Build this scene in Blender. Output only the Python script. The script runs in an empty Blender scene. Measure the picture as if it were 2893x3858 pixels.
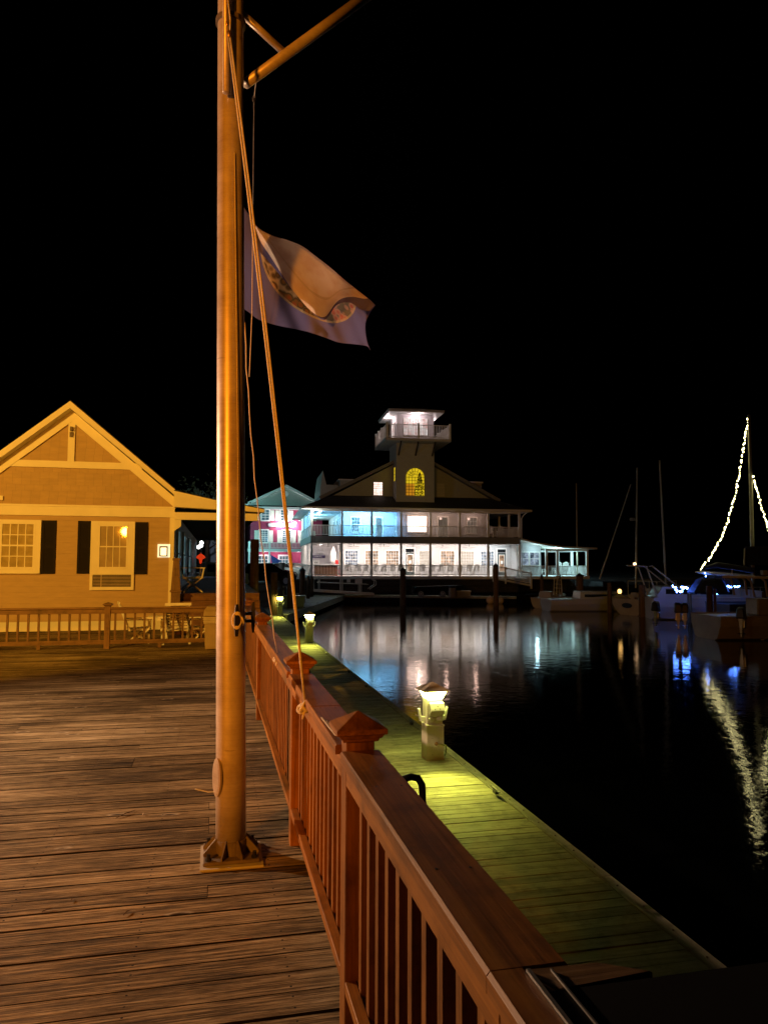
import bpy, math, random
from mathutils import Vector, Matrix
random.seed(7)
SC = bpy.context.scene
COL = SC.collection
PI = math.pi
R = math.radians

# ------------------------------------------------------------------ camera model
EYE = 1.63; TILT = R(3.92); YAW = R(12.9); ROLL = R(0.2); FPX = 2786.0
def ray(px, py):
    a = (px - 1446.5) / FPX; b = -(py - 1929.0) / FPX
    a, b = a * math.cos(ROLL) - b * math.sin(ROLL), b * math.cos(ROLL) + a * math.sin(ROLL)
    w = Vector((math.sin(YAW) * math.cos(TILT), math.cos(YAW) * math.cos(TILT), math.sin(TILT)))
    r = Vector((math.cos(YAW), -math.sin(YAW), 0))
    u = Vector((-math.sin(YAW) * math.sin(TILT), -math.cos(YAW) * math.sin(TILT), math.cos(TILT)))
    return r * a + u * b + w
def atz(px, py, z): d = ray(px, py); s = (z - EYE) / d.z; return Vector((d.x * s, d.y * s, z))
def aty(px, py, y): d = ray(px, py); s = y / d.y; return Vector((d.x * s, y, EYE + d.z * s))
def atx(px, py, x): d = ray(px, py); s = x / d.x; return Vector((x, d.y * s, EYE + d.z * s))
def atd(px, py, dist):
    d = ray(px, py); s = dist / math.hypot(d.x, d.y); return Vector((d.x * s, d.y * s, EYE + d.z * s))

# ------------------------------------------------------------------ mesh builder
class MB:
    def __init__(self): self.v = []; self.f = []; self.mi = []; self.M = Matrix.Identity(4); self.m = 0
    def add(self, vs, fs):
        o = len(self.v)
        self.v += [tuple(self.M @ Vector(p)) for p in vs]
        self.f += [tuple(i + o for i in f) for f in fs]
        self.mi += [self.m] * len(fs)
        return self
    def box(self, x0, x1, y0, y1, z0, z1):
        if x0 > x1: x0, x1 = x1, x0
        if y0 > y1: y0, y1 = y1, y0
        if z0 > z1: z0, z1 = z1, z0
        return self.add([(x0,y0,z0),(x1,y0,z0),(x1,y1,z0),(x0,y1,z0),(x0,y0,z1),(x1,y0,z1),(x1,y1,z1),(x0,y1,z1)],
                 [(0,3,2,1),(4,5,6,7),(0,1,5,4),(1,2,6,5),(2,3,7,6),(3,0,4,7)])
    def cb(self, x, y, z, sx, sy, sz): return self.box(x-sx/2, x+sx/2, y-sy/2, y+sy/2, z-sz/2, z+sz/2)
    def frustum(self, x, y, z0, z1, a, b, c=None, d=None):
        c = a if c is None else c; d = b if d is None else d
        A, B = a/2, b/2; Cc, D = c/2, d/2
        return self.add([(x-A,y-B,z0),(x+A,y-B,z0),(x+A,y+B,z0),(x-A,y+B,z0),(x-Cc,y-D,z1),(x+Cc,y-D,z1),(x+Cc,y+D,z1),(x-Cc,y+D,z1)],
                 [(0,3,2,1),(4,5,6,7),(0,1,5,4),(1,2,6,5),(2,3,7,6),(3,0,4,7)])
    def beam(self, p, q, w, h, up=(0,0,1)):
        p = Vector(p); q = Vector(q); d = (q-p).normalized(); up = Vector(up)
        s = d.cross(up)
        if s.length < 1e-4: s = d.cross(Vector((0,1,0)))
        s.normalize(); t = s.cross(d)
        s *= w/2; t *= h/2
        return self.add([p-s-t,p+s-t,p+s+t,p-s+t,q-s-t,q+s-t,q+s+t,q-s+t],
                 [(0,1,2,3),(7,6,5,4),(1,0,4,5),(2,1,5,6),(3,2,6,7),(0,3,7,4)])
    def tube(self, pts, r, n=8, caps=True):
        pts = [Vector(p) for p in pts]; rs = r if isinstance(r, (list, tuple)) else [r]*len(pts)
        vs = []; fs = []; prev = None
        for i, p in enumerate(pts):
            d = (pts[min(i+1, len(pts)-1)] - pts[max(i-1, 0)]).normalized()
            if prev is None:
                s = d.cross(Vector((0,0,1)))
                if s.length < 1e-3: s = d.cross(Vector((0,1,0)))
            else: s = prev - d * prev.dot(d)
            s.normalize(); prev = s; t = d.cross(s)
            for k in range(n):
                a = 2*PI*k/n; vs.append(p + s*math.cos(a)*rs[i] + t*math.sin(a)*rs[i])
        for i in range(len(pts)-1):
            for k in range(n):
                fs.append((i*n+k, i*n+(k+1)%n, (i+1)*n+(k+1)%n, (i+1)*n+k))
        if caps: fs.append(tuple(range(n))[::-1]); fs.append(tuple((len(pts)-1)*n+k for k in range(n)))
        return self.add(vs, fs)
    def lathe(self, c, prof, n=16):
        vs = []; fs = []
        for r, z in prof:
            for k in range(n):
                a = 2*PI*k/n; vs.append((c[0]+r*math.cos(a), c[1]+r*math.sin(a), c[2]+z))
        for i in range(len(prof)-1):
            for k in range(n): fs.append((i*n+k, i*n+(k+1)%n, (i+1)*n+(k+1)%n, (i+1)*n+k))
        fs.append(tuple(range(n))[::-1]); fs.append(tuple((len(prof)-1)*n+k for k in range(n)))
        return self.add(vs, fs)
    def ball(self, c, r, n=8, m=6, sx=1, sy=1, sz=1):
        prof = []
        vs = [(c[0], c[1], c[2]-r*sz)]; fs = []
        for i in range(1, m):
            t = -PI/2 + PI*i/m
            for k in range(n):
                a = 2*PI*k/n
                vs.append((c[0]+r*sx*math.cos(t)*math.cos(a), c[1]+r*sy*math.cos(t)*math.sin(a), c[2]+r*sz*math.sin(t)))
        vs.append((c[0], c[1], c[2]+r*sz)); T = len(vs)-1
        for k in range(n):
            fs.append((0, 1+(k+1)%n, 1+k)); fs.append((T, T-n+k, T-n+(k+1)%n))
        for i in range(m-2):
            for k in range(n):
                fs.append((1+i*n+k, 1+i*n+(k+1)%n, 1+(i+1)*n+(k+1)%n, 1+(i+1)*n+k))
        return self.add(vs, fs)
    def prism(self, poly, axis, a, b):
        # poly: 2d points; axis 'x': (y,z), 'y': (x,z), 'z': (x,y)
        def P(p, t): return {'x': (t, p[0], p[1]), 'y': (p[0], t, p[1]), 'z': (p[0], p[1], t)}[axis]
        n = len(poly)
        vs = [P(p, a) for p in poly] + [P(p, b) for p in poly]
        fs = [tuple(range(n)), tuple(range(2*n-1, n-1, -1))] + [(i, i+n, (i+1)%n+n, (i+1)%n) for i in range(n)]
        return self.add(vs, fs)
    def build(self, name, mat, parent=None, smooth=False, bevel=0.0, auto=None):
        me = bpy.data.meshes.new(name)
        me.from_pydata(self.v, [], self.f)
        mats = mat if isinstance(mat, (list, tuple)) else [mat]
        for mm in mats: me.materials.append(mm)
        if len(mats) > 1: me.polygons.foreach_set('material_index', self.mi)
        import bmesh
        bm = bmesh.new(); bm.from_mesh(me)
        bmesh.ops.recalc_face_normals(bm, faces=bm.faces)
        if bevel > 0:
            bmesh.ops.bevel(bm, geom=[e for e in bm.edges if len(e.link_faces) == 2 and e.calc_face_angle(0) > 0.5], offset=bevel, segments=1, affect='EDGES', clamp_overlap=True)
        bm.to_mesh(me); bm.free()
        if smooth: me.polygons.foreach_set('use_smooth', [True]*len(me.polygons))
        me.update()
        o = bpy.data.objects.new(name, me); COL.objects.link(o)
        if parent is not None: o.parent = parent
        if smooth and auto:
            pass
        return o

def tag(o, label=None, cat=None, group=None, kind=None):
    if label: o['label'] = label
    if cat: o['category'] = cat
    if group: o['group'] = group
    if kind: o['kind'] = kind
    return o
def thing(name, label, cat, loc=(0,0,0), rz=0, group=None):
    o = bpy.data.objects.new(name, None); COL.objects.link(o)
    o.location = loc; o.rotation_euler = (0, 0, rz); o.empty_display_size = 0.2
    return tag(o, label, cat, group)
def copy_tree(o, parent=None):
    c = o.copy(); COL.objects.link(c); c.parent = parent
    for ch in list(o.children): copy_tree(ch, c)
    return c

# ------------------------------------------------------------------ materials
def newmat(name):
    m = bpy.data.materials.new(name); m.use_nodes = True
    nt = m.node_tree; b = nt.nodes['Principled BSDF']
    return m, nt, b
def nd(nt, typ, **kw):
    n = nt.nodes.new(typ)
    for k, v in kw.items(): setattr(n, k, v)
    return n
def ramp(nt, fac, stops):
    r = nd(nt, 'ShaderNodeValToRGB'); e = r.color_ramp.elements
    while len(e) < len(stops): e.new(0.5)
    for i, (p, c) in enumerate(stops): e[i].position = p; e[i].color = (c[0], c[1], c[2], 1) if hasattr(c, '__len__') else (c, c, c, 1)
    nt.links.new(fac, r.inputs[0]); return r.outputs[0]
def coords(nt, scale, kind='Object', island=0.0):
    tc = nd(nt, 'ShaderNodeTexCoord'); out = tc.outputs[kind]
    if island:
        g = nd(nt, 'ShaderNodeNewGeometry'); mm = nd(nt, 'ShaderNodeMath', operation='MULTIPLY'); mm.inputs[1].default_value = island
        nt.links.new(g.outputs['Random Per Island'], mm.inputs[0])
        va = nd(nt, 'ShaderNodeVectorMath', operation='ADD'); nt.links.new(out, va.inputs[0]); nt.links.new(mm.outputs[0], va.inputs[1]); out = va.outputs[0]
    mp = nd(nt, 'ShaderNodeMapping'); mp.inputs['Scale'].default_value = scale
    nt.links.new(out, mp.inputs[0]); return mp.outputs[0]
def noise(nt, vec, scale=1, detail=6, rough=0.6, dist=0.0):
    n = nd(nt, 'ShaderNodeTexNoise'); n.inputs['Scale'].default_value = scale; n.inputs['Detail'].default_value = detail
    n.inputs['Roughness'].default_value = rough; n.inputs['Distortion'].default_value = dist
    nt.links.new(vec, n.inputs['Vector']); return n.outputs['Fac']
def mixc(nt, fac, a, b, mode='MIX'):
    m = nd(nt, 'ShaderNodeMix', data_type='RGBA', blend_type=mode)
    for sock, val in ((m.inputs[0], fac), (m.inputs[6], a), (m.inputs[7], b)):
        if hasattr(val, 'is_linked') or hasattr(val, 'links'): nt.links.new(val, sock)
        elif hasattr(val, '__len__'): sock.default_value = (val[0], val[1], val[2], 1)
        else: sock.default_value = val
    return m.outputs[2]
def mth(nt, op, a, b=0.0, c=None):
    m = nd(nt, 'ShaderNodeMath', operation=op)
    for i, v in enumerate((a, b, c)):
        if v is None: continue
        if hasattr(v, 'links'): nt.links.new(v, m.inputs[i])
        else: m.inputs[i].default_value = v
    return m.outputs[0]
def bump(nt, b, h, strength=0.3, dist=0.01):
    n = nd(nt, 'ShaderNodeBump'); n.inputs['Strength'].default_value = strength; n.inputs['Distance'].default_value = dist
    nt.links.new(h, n.inputs['Height']); nt.links.new(n.outputs[0], b.inputs['Normal']); return n

def simple(name, col, rough=0.6, metal=0.0, var=0.12, scale=6.0, bmp=0.0, bdist=0.004, spec=None):
    m, nt, b = newmat(name)
    v = coords(nt, (1, 1, 1))
    n = noise(nt, v, scale, 5)
    d = tuple(c * (1 - var) for c in col); l = tuple(min(1, c * (1 + var)) for c in col)
    nt.links.new(ramp(nt, n, [(0.3, d), (0.7, l)]), b.inputs['Base Color'])
    b.inputs['Roughness'].default_value = rough; b.inputs['Metallic'].default_value = metal
    if spec is not None: b.inputs['Specular IOR Level'].default_value = spec
    if bmp: bump(nt, b, noise(nt, v, scale * 8, 4), bmp, bdist)
    return m
def emis(name, col, s, base=None):
    m, nt, b = newmat(name)
    b.inputs['Base Color'].default_value = (*(base or col), 1)
    b.inputs['Emission Color'].default_value = (*col, 1); b.inputs['Emission Strength'].default_value = s
    return m
def wood(name, dark, mid, light, axis=0, rough=0.6, grain=26, along=0.9, spec=0.3, bs=0.35, isl=13.7):
    m, nt, b = newmat(name)
    sc = [grain]*3; sc[axis] = along
    v = coords(nt, tuple(sc), island=isl)
    n1 = noise(nt, v, 1.0, 7, 0.62, 0.35)
    sc2 = [grain*3.4]*3; sc2[axis] = along*2
    n2 = noise(nt, coords(nt, tuple(sc2), island=isl), 1.0, 5, 0.7)
    c = ramp(nt, n1, [(0.3, dark), (0.5, mid), (0.72, light)])
    c2 = mixc(nt, 0.35, c, ramp(nt, n2, [(0.3, dark), (0.7, light)]))
    g = nd(nt, 'ShaderNodeNewGeometry')
    tint = ramp(nt, g.outputs['Random Per Island'], [(0, 0.72), (1, 1.2)])
    c3 = mixc(nt, 1.0, c2, tint, 'MULTIPLY')
    dirt = ramp(nt, noise(nt, coords(nt, (5, 5, 5)), 1.0, 5, 0.7), [(0.32, 0.55), (0.5, 0.95), (0.7, 1.12)])
    nt.links.new(mixc(nt, 1.0, c3, dirt, 'MULTIPLY'), b.inputs['Base Color'])
    b.inputs['Roughness'].default_value = rough; b.inputs['Specular IOR Level'].default_value = spec
    bump(nt, b, mth(nt, 'ADD', n1, mth(nt, 'MULTIPLY', n2, 0.6)), bs, 0.004)
    return m

def deckwood():
    m, nt, b = newmat('weathered_deck_boards')
    n1 = noise(nt, coords(nt, (1.9, 58, 58), island=31.7), 1.0, 9, 0.70, 0.7)
    n2 = noise(nt, coords(nt, (9.0, 190, 190), island=17.3), 1.0, 6, 0.72)
    n3 = noise(nt, coords(nt, (0.5, 0.9, 1)), 1.0, 4, 0.6)               # large damp / worn zones
    nc = noise(nt, coords(nt, (1.1, 85, 85), island=51.1), 1.0, 4, 0.5, 0.9)   # long weather checks
    g = nd(nt, 'ShaderNodeNewGeometry'); rnd = g.outputs['Random Per Island']
    f = mth(nt, 'ADD', mth(nt, 'MULTIPLY', n1, 0.6), mth(nt, 'MULTIPLY', n2, 0.4))
    f = mth(nt, 'ADD', f, mth(nt, 'MULTIPLY', mth(nt, 'SUBTRACT', rnd, 0.5), 0.06))
    f = mth(nt, 'ADD', f, mth(nt, 'MULTIPLY', mth(nt, 'SUBTRACT', n3, 0.5), 0.36))
    c = ramp(nt, f, [(0.37, (0.012, 0.008, 0.004)), (0.44, (0.075, 0.050, 0.022)), (0.50, (0.21, 0.150, 0.075)), (0.57, (0.46, 0.35, 0.20)), (0.67, (0.72, 0.60, 0.42))])
    chk = ramp(nt, nc, [(0.33, 1.0), (0.39, 0.0)])
    c = mixc(nt, mth(nt, 'MULTIPLY', chk, 0.8), c, (0.012, 0.008, 0.005))
    vo = nd(nt, 'ShaderNodeTexVoronoi'); vo.inputs['Scale'].default_value = 1.0; vo.inputs['Randomness'].default_value = 1
    wob = nd(nt, 'ShaderNodeVectorMath', operation='ADD'); nt.links.new(coords(nt, (1.6, 4.6, 1), island=3.1), wob.inputs[0])
    nt.links.new(mth(nt, 'MULTIPLY', n1, 0.16), wob.inputs[1]); nt.links.new(wob.outputs[0], vo.inputs['Vector'])
    kd = ramp(nt, vo.outputs['Distance'], [(0.03, 1.0), (0.06, 0.6), (0.09, 0.0)])
    kr = ramp(nt, vo.outputs['Distance'], [(0.05, 0.0), (0.085, 1.0), (0.12, 0.0)])
    c = mixc(nt, kr, c, (0.66, 0.56, 0.42))
    c = mixc(nt, kd, c, (0.02, 0.012, 0.008))
    tc = nd(nt, 'ShaderNodeTexCoord'); sep = nd(nt, 'ShaderNodeSeparateXYZ'); nt.links.new(tc.outputs['Object'], sep.inputs[0])
    fx = mth(nt, 'ABSOLUTE', mth(nt, 'SUBTRACT', mth(nt, 'MODULO', mth(nt, 'ADD', sep.outputs[0], 50.0), 0.61), 0.3))
    fy = mth(nt, 'ABSOLUTE', mth(nt, 'SUBTRACT', mth(nt, 'MODULO', mth(nt, 'ADD', sep.outputs[1], 2.2), 0.1467/2), 0.1467/4))
    hole = mth(nt, 'LESS_THAN', mth(nt, 'ADD', mth(nt, 'MULTIPLY', fx, fx), mth(nt, 'MULTIPLY', fy, fy)), 0.005**2)
    c = mixc(nt, hole, c, (0.012, 0.008, 0.006))
    nt.links.new(c, b.inputs['Base Color'])
    b.inputs['Roughness'].default_value = 0.72; b.inputs['Specular IOR Level'].default_value = 0.22
    h = mth(nt, 'ADD', n1, mth(nt, 'MULTIPLY', n2, 0.55))
    h = mth(nt, 'SUBTRACT', h, mth(nt, 'MULTIPLY', chk, 0.5))
    h = mth(nt, 'ADD', h, mth(nt, 'MULTIPLY', kr, 0.9))
    bump(nt, b, h, 1.0, 0.020)
    return m

def siding(name, col, pitch=0.12, rough=0.65, shingle=False):
    m, nt, b = newmat(name)
    tc = nd(nt, 'ShaderNodeTexCoord'); sep = nd(nt, 'ShaderNodeSeparateXYZ'); nt.links.new(tc.outputs['Object'], sep.inputs[0])
    z = mth(nt, 'MULTIPLY', sep.outputs[2], 1.0/pitch); fr = mth(nt, 'FRACT', z)
    n = noise(nt, coords(nt, (3, 3, 12)), 1.0, 5)
    c = ramp(nt, n, [(0.3, tuple(x*0.9 for x in col)), (0.7, tuple(x*1.06 for x in col))])
    row = mth(nt, 'FLOOR', z)
    if shingle:
        off = mth(nt, 'MULTIPLY', mth(nt, 'SINE', mth(nt, 'MULTIPLY', row, 12.9)), 3.3)
        sxx = mth(nt, 'ADD', mth(nt, 'MULTIPLY', sep.outputs[0], 5.0), off)
        fx = mth(nt, 'FRACT', sxx)
        seam = mth(nt, 'LESS_THAN', fx, 0.035)
        wn = nd(nt, 'ShaderNodeTexWhiteNoise', noise_dimensions='2D')
        cx = nd(nt, 'ShaderNodeCombineXYZ'); nt.links.new(mth(nt, 'FLOOR', sxx), cx.inputs[0]); nt.links.new(row, cx.inputs[1]); nt.links.new(cx.outputs[0], wn.inputs['Vector'])
        c = mixc(nt, 1.0, c, ramp(nt, wn.outputs['Value'], [(0, 0.95), (1, 1.04)]), 'MULTIPLY')
        c = mixc(nt, mth(nt, 'MULTIPLY', seam, 0.5), c, tuple(x*0.5 for x in col))
    nt.links.new(c, b.inputs['Base Color']); b.inputs['Roughness'].default_value = rough
    bump(nt, b, mth(nt, 'SUBTRACT', 1.0, fr), 0.45 if shingle else 0.6, 0.008)
    return m

MT = {}
MT['deck'] = deckwood()
MT['deck_side'] = simple('gap_shade_board_edges', (0.012, 0.009, 0.006), 0.9, spec=.1)  # board sides coloured near black to paint the shade in the gaps
ST = ((0.075, 0.025, 0.004), (0.25, 0.090, 0.013), (0.42, 0.175, 0.030))
MT['rail_y'] = wood('stained_rail_wood', *ST, axis=1, rough=0.5)
MT['rail_z'] = wood('stained_post_wood', *ST, axis=2, rough=0.5)
MT['rail_x'] = wood('stained_fence_wood', (0.08, 0.042, 0.02), (0.16, 0.085, 0.035), (0.24, 0.14, 0.06), axis=0, rough=0.6)
MT['rail_x_z'] = wood('stained_fence_baluster_wood', (0.08, 0.042, 0.02), (0.16, 0.085, 0.035), (0.24, 0.14, 0.06), axis=2, rough=0.6)
MT['dock'] = wood('dock_boards_wood', (0.18, 0.17, 0.10), (0.40, 0.39, 0.27), (0.58, 0.57, 0.42), axis=0, rough=0.75, grain=22, along=1.2, bs=0.6)
MT['dock_edge'] = wood('dock_edge_timber', (0.2, 0.19, 0.14), (0.33, 0.32, 0.25), (0.45, 0.43, 0.36), axis=1, rough=0.8)
MT['piling'] = wood('rough_piling_wood', (0.04, 0.025, 0.012), (0.12, 0.07, 0.035), (0.22, 0.13, 0.07), axis=2, rough=0.85, grain=14, along=0.8, bs=0.9)
MT['dark_wood'] = wood('dark_bulkhead_wood', (0.02, 0.018, 0.014), (0.05, 0.042, 0.034), (0.09, 0.075, 0.06), axis=0, rough=0.85, grain=10)
MT['black'] = simple('black_iron', (0.012, 0.011, 0.012), 0.45, 0.2)
MT['void'] = simple('unlit_shade_black', (0.008, 0.008, 0.009), 0.9, spec=.1)  # near-black colour puts shade into parts meant to stay unlit
MT['white'] = simple('white_paint', (0.78, 0.77, 0.74), 0.5, var=0.04)
MT['trim'] = simple('cream_trim_paint', (0.80, 0.74, 0.55), 0.55, var=0.05, scale=3)
MT['white_wood'] = simple('painted_chair_wood', (0.74, 0.70, 0.60), 0.6, var=0.1)
MT['concrete'] = simple('rough_concrete', (0.42, 0.40, 0.37), 0.85, var=0.2, bmp=0.4)
MT['rope'] = simple('braided_nylon_rope', (0.72, 0.62, 0.50), 0.7, var=0.25, scale=140, bmp=0.8)
MT['rope_thin'] = simple('thin_halyard_rope', (0.62, 0.52, 0.42), 0.7, var=0.3, scale=160)
MT['galv'] = simple('galvanised_steel', (0.15, 0.115, 0.085), 0.65, 0.3, var=0.25, scale=25, bmp=0.2)
MT['alu'] = simple('mill_aluminium_tube', (0.62, 0.6, 0.58), 0.35, 0.9)
MT['roofdark'] = simple('asphalt_shingles', (0.028, 0.028, 0.03), 0.85, var=0.3, scale=20)
MT['glassdark'] = simple('dark_window_glass', (0.012, 0.014, 0.016), 0.06, var=0.0)
MT['galv_l'] = simple('pale_galvanised_tube', (.62,.60,.55), .5, .2)
MT['asphalt'] = simple('asphalt_ground', (0.05, 0.05, 0.052), 0.8, var=0.2, bmp=0.3)
MT['grey_wall'] = siding('grey_clapboard', (0.50, 0.50, 0.50), 0.13)
MT['tower_wall'] = siding('grey_tower_siding', (0.42, 0.41, 0.37), 0.12)
MT['cabin_wall'] = siding('pale_cabin_siding', (0.62, 0.58, 0.60), 0.14)
MT['red_wall'] = siding('red_clapboard', (0.27, 0.02, 0.07), 0.22)
MT['house_wall'] = siding('tan_clapboard', (0.46, 0.32, 0.16), 0.13)
MT['house_gable'] = siding('tan_shingles', (0.46, 0.315, 0.15), 0.15, shingle=True)
MT['bin'] = simple('tan_bin_plastic', (0.30, 0.22, 0.12), 0.6)
MT['stair'] = wood('varnished_stair_wood', (0.09, 0.04, 0.02), (0.17, 0.08, 0.04), (0.26, 0.13, 0.06), axis=0)
MT['hull_tan'] = simple('faded_gelcoat', (0.34, 0.27, 0.17), 0.45, var=0.15, scale=2)
MT['hull_white'] = simple('white_gelcoat', (0.36, 0.36, 0.36), 0.3, var=0.05, scale=2)
MT['hull_dark'] = simple('dark_gelcoat', (0.03, 0.03, 0.035), 0.3)
MT['canvas'] = simple('navy_canvas', (0.03, 0.035, 0.06), 0.9)
MT['redpaint'] = simple('dark_red_car_paint', (0.16, 0.01, 0.02), 0.2)
MT['cyanpaint'] = simple('pale_blue_car_paint', (0.45, 0.6, 0.62), 0.25)
MT['fire_red'] = simple('red_plastic', (0.6, 0.03, 0.03), 0.4)
MT['buoy'] = simple('weathered_buoy_foam', (0.6, 0.45, 0.36), 0.7)
MT['pvc'] = simple('cream_pedestal_plastic', (0.72, 0.70, 0.60), 0.5, var=0.06)
MT['brass'] = simple('tarnished_brass', (0.35, 0.2, 0.08), 0.4, 0.9)
MT['hose'] = simple('translucent_green_hose', (0.25, 0.27, 0.06), 0.5)
MT['shutter_blk'] = simple('black_louvre_paint', (0.012, 0.009, 0.006), 0.7, spec=.15)
MT['shutter_wht'] = simple('pale_shutter_paint', (0.7, 0.72, 0.62), 0.6)
MT['blind'] = simple('closed_blind_slats', (0.28, 0.24, 0.14), 0.35)

def mast_metal():
    m, nt, b = newmat('brushed_mast_metal')
    v = coords(nt, (1.2, 1.2, 90)); n = noise(nt, v, 1.0, 4, 0.7)
    v2 = coords(nt, (2.5, 2.5, 3.0)); n2 = noise(nt, v2, 1.0, 5, 0.7)
    c = ramp(nt, mth(nt, 'ADD', mth(nt, 'MULTIPLY', n, 0.22), mth(nt, 'MULTIPLY', n2, 0.78)), [(0.25, (0.28, 0.20, 0.14)), (0.5, (0.50, 0.41, 0.34)), (0.75, (0.68, 0.60, 0.53))])
    # dark scuffs running across
    s = noise(nt, coords(nt, (5, 5, 26)), 1.0, 3, 0.5, 1.0)
    c = mixc(nt, ramp(nt, s, [(0.70, 0.0), (0.78, 0.55)]), c, (0.10, 0.06, 0.04))
    nt.links.new(c, b.inputs['Base Color'])
    b.inputs['Metallic'].default_value = 0.3
    nt.links.new(ramp(nt, n2, [(0.3, 0.30), (0.7, 0.46)]), b.inputs['Roughness'])
    bump(nt, b, n, 0.12, 0.002)
    return m
MT['mast'] = mast_metal()

def water_mat():
    m, nt, b = newmat('harbour_water')
    b.inputs['Base Color'].default_value = (0.0015, 0.002, 0.0025, 1)
    b.inputs['Roughness'].default_value = 0.05; b.inputs['IOR'].default_value = 1.333
    a = noise(nt, coords(nt, (2.2, 2.2, 1)), 1.0, 3, 0.55, 0.4)
    c = noise(nt, coords(nt, (9.0, 9.0, 1)), 1.0, 3, 0.6, 0.3)
    h = mth(nt, 'ADD', a, mth(nt, 'MULTIPLY', c, 0.30))
    bump(nt, b, h, WATER_BUMP, 0.05)
    return m
WATER_BUMP = 0.105
MT['water'] = water_mat()

LIGHT_K = 1.0
def point(name, loc, col, w, r=0.08, parent=None):
    l = bpy.data.lights.new(name, 'POINT'); l.color = col; l.energy = w*LIGHT_K; l.shadow_soft_size = r
    o = bpy.data.objects.new(name, l); COL.objects.link(o); o.location = loc
    if parent: o.parent = parent
    return o
def spot(name, loc, target, col, w, angle=60, blend=0.5, r=0.05):
    l = bpy.data.lights.new(name, 'SPOT'); l.color = col; l.energy = w; l.shadow_soft_size = r; l.spot_size = R(angle); l.spot_blend = blend
    o = bpy.data.objects.new(name, l); COL.objects.link(o); o.location = loc
    d = Vector(target) - Vector(loc); o.rotation_euler = d.to_track_quat('-Z', 'Y').to_euler()
    return o
# ================================================================== SETTING
WZ = -1.75; DZ = -1.17
b = MB(); b.add([(-400,-120,WZ),(500,-120,WZ),(500,600,WZ),(-400,600,WZ)], [(0,1,2,3)])
tag(b.build('water', MT['water']), kind='structure')
# land behind the left bulkhead (car park) and the low bank under the restaurant
b = MB(); b.prism([(1.3,18.9),(1.5,46),(7.9,63.4),(8.0,66.5),(33,70),(400,90),(400,590),(-390,590),(-390,18.9)], 'z', -3.0, 0.12)
tag(b.build('ground', MT['asphalt']), kind='structure')
b = MB(); b.prism([(7.9,63.6),(11.0,63.8),(27,62.5),(34,64),(34,72),(8,69)], 'z', -3.0, -1.2)
tag(b.build('bank', MT['void']), kind='structure')

# deck: every board in the one floor mesh, small gaps, staggered joints
b = MB(); pitch = 0.1467
y = -2.2; i = 0
while y < 18.7:
    xs = -13.0; cuts = []
    xx = -13.0 + random.uniform(0.8, 4.2)
    while xx < 0.3:
        cuts.append(round((xx) / 0.61) * 0.61); xx += random.choice([4.88, 4.88, 3.66])
    ends = [-13.0] + cuts + [0.63]
    for a, c in zip(ends[:-1], ends[1:]):
        if c - a < 0.3: continue
        dz = random.uniform(-0.0025, 0.0025); t = random.uniform(-0.0015, 0.0015); w = 0.1385 + random.uniform(-0.001, 0.001)
        y1 = y + w
        x0, x1 = a + 0.0015, c - 0.0015
        b.add([(x0,y+.0018,dz),(x1,y+.0018,dz+t),(x1,y1-.0018,dz+t),(x0,y1-.0018,dz),
               (x0,y,dz-.003),(x1,y,dz+t-.003),(x1,y1,dz+t-.003),(x0,y1,dz-.003),
               (x0,y,-.038),(x1,y,-.038),(x1,y1,-.038),(x0,y1,-.038)],
              [(0,1,2,3),(4,5,1,0),(6,7,3,2),(5,6,2,1),(7,4,0,3),(8,9,5,4),(10,11,7,6),(9,10,6,5),(11,8,4,7)])
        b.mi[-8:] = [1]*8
    y += pitch; i += 1
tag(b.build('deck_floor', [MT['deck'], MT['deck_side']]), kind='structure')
b = MB()
b.box(-13, .60, -2.2, 18.7, -.30, -.045)
b.box(.60, .64, -2.2, 18.7, -.32, -.042)
tag(b.build('deck_frame', MT['dark_wood']), kind='structure')

# ================================================================== RAILING ALONG THE WATER
RX = 0.508
posts_y = [2.62, 4.43, 7.92, 11.42]
def cap_mesh(w=0.178, nz=1.0):
    m = MB(); h = w/2
    m.frustum(0,0,1.010,1.022,.124,.124,.132,.132); m.frustum(0,0,1.022,1.038,.142,.142,.162,.162)
    m.frustum(0,0,1.038,1.056,w,w); m.frustum(0,0,1.056,1.106,w,w,.004,.004)
    return m
rail = thing('deck_railing', 'reddish brown wooden railing with pyramid post caps between the deck and the water', 'railing', (RX, 0, 0))
for k, py in enumerate([1.17 - .0] + posts_y):
    if k == 0: continue
    pb = MB(); pb.M = Matrix.Translation((0, py, 0)); pb.box(-.05,.05,-.05,.05,-.25,1.011)
    po = pb.build('post', MT['rail_z'], rail, bevel=.003)
    cb_ = cap_mesh(); cb_.M = Matrix.Translation((0, py, 0)); v = cb_.v; cb_.v = [(x, yy+py, z) for x, yy, z in v]
    cb_.build('post_cap', MT['rail_y'], po, bevel=.002)
spans = [(1.16, 2.57)] + [(posts_y[i]+.05, posts_y[i+1]-.05) for i in range(3)] + [(11.47, 14.86)]
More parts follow.
